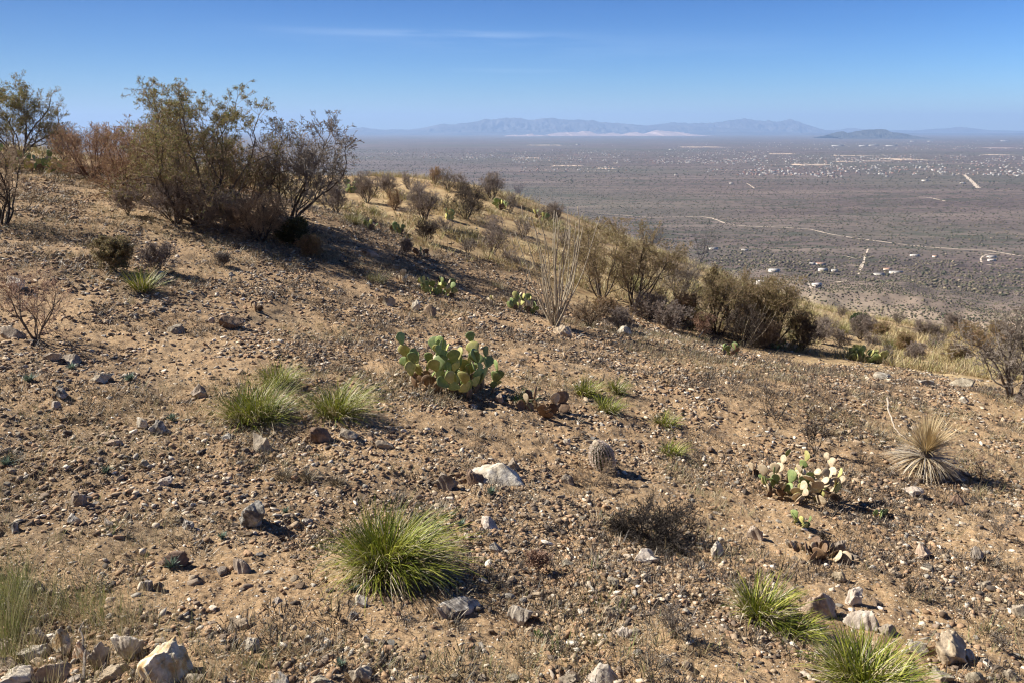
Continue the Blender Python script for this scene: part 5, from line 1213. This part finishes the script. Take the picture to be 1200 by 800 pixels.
tufts('burnt_stubble','larger burnt grass crowns with a few pale blades left',x,y,46,.03,.10,.085,.0055,[(.025,.02,.016),(.045,.035,.028),(.06,.045,.035),(.13,.10,.07),(.34,.28,.19)],seed=14,droop=.7,lean=1.3)
# tall wispy grass in the lower left corner and along the bottom edge
def region(poly_pts,n,seed):
    rr=np.random.RandomState(seed); X=[];Y=[]
    for (px,py,sx,sy,w_) in poly_pts:
        m=int(n*w_); p=Gv(px+rr.normal(0,sx,m),py+rr.normal(0,sy,m)); X.append(p[:,0]);Y.append(p[:,1])
    return np.concatenate(X),np.concatenate(Y)
x,y=region([(15,735,22,30,1),(60,735,45,18,.9),(135,728,30,14,.9),(150,775,50,18,.6),(250,790,40,20,.8),(40,790,30,12,.5)],36,5)
tufts('wild_grass','tall wispy dry grass around the bottom left rocks',x,y,11,.08,.25,.06,.0026,[(.42,.35,.20),(.34,.28,.15),(.26,.25,.10),(.50,.43,.28)],seed=6,droop=.5,lean=.5)
x,y=region([(5,730,14,30,1),(20,700,12,10,.4),(90,715,30,8,.3)],60,7)
tufts('wild_grass','greener grass at the left edge above the bottom left rocks',x,y,14,.10,.28,.06,.003,[(.18,.21,.06),(.25,.26,.09),(.33,.30,.14)],seed=8,droop=.5,lean=.5)
x,y=region([(330,770,30,25,.3),(700,760,70,25,.6),(560,780,60,15,.5),(800,770,60,20,.5),(1120,740,50,30,.4),(690,700,40,25,.4),(930,655,25,20,.2),(1120,690,60,40,.3),(100,600,60,60,.4),(340,600,60,40,.2),(240,310,120,16,.5),(40,300,40,14,.5)],60,9)
tufts('wild_grass','scattered low tufts of brown and green grass on the slope',x,y,12,.05,.16,.05,.003,[(.32,.25,.14),(.24,.20,.10),(.16,.19,.06),(.40,.33,.2)],seed=10,droop=.6,lean=.7)
# dark litter under the big thicket and fine sticks everywhere
def litter():
    rs=np.random.RandomState(41); x,y,r=polar(rs,44000,2.8,28,1.15); k=(straw_mask(x,y)<.7)&(fbm(x/.9,y/.9,3,47)>-.1); x,y=x[k],y[k]
    xs,ys=region([(300,285,90,14,1),(420,300,40,10,.5),(240,262,80,8,.6),(690,378,60,8,.4),(760,640,60,25,.7),(830,640,40,30,.4),(520,462,40,10,.4)],500,3); x=np.r_[x,xs]; y=np.r_[y,ys]
    n=len(x); r=np.hypot(x,y); L=rs.uniform(.012,.05,n)*(.7+.07*r); a=rs.rand(n)*6.28; z=H(x,y)+.006; tl=rs.uniform(-.25,.45,n)
    A=np.c_[x,y,z]; B=A+np.c_[np.cos(a)*L,np.sin(a)*L,tl*L]; B[:,2]=np.maximum(B[:,2],H(B[:,0],B[:,1])+.003)
    v,q=seg_prisms(A,B,.0016*(.7+.09*r),.0009*(.7+.09*r)); pal=np.array([(.04,.03,.024),(.09,.065,.05),(.22,.16,.10),(.46,.36,.22),(.60,.51,.36)]); c=pal[rs.choice(5,n,p=[.22,.20,.18,.22,.18])]
    g=Geo(); g.add(v,q,None,np.repeat(c,6,0)); tag(g.obj('plant_litter',attr_mat('litter')),'fine sticks and dead plant litter on the soil',kind='stuff')
litter()
print('OBJS',len(bpy.data.objects))
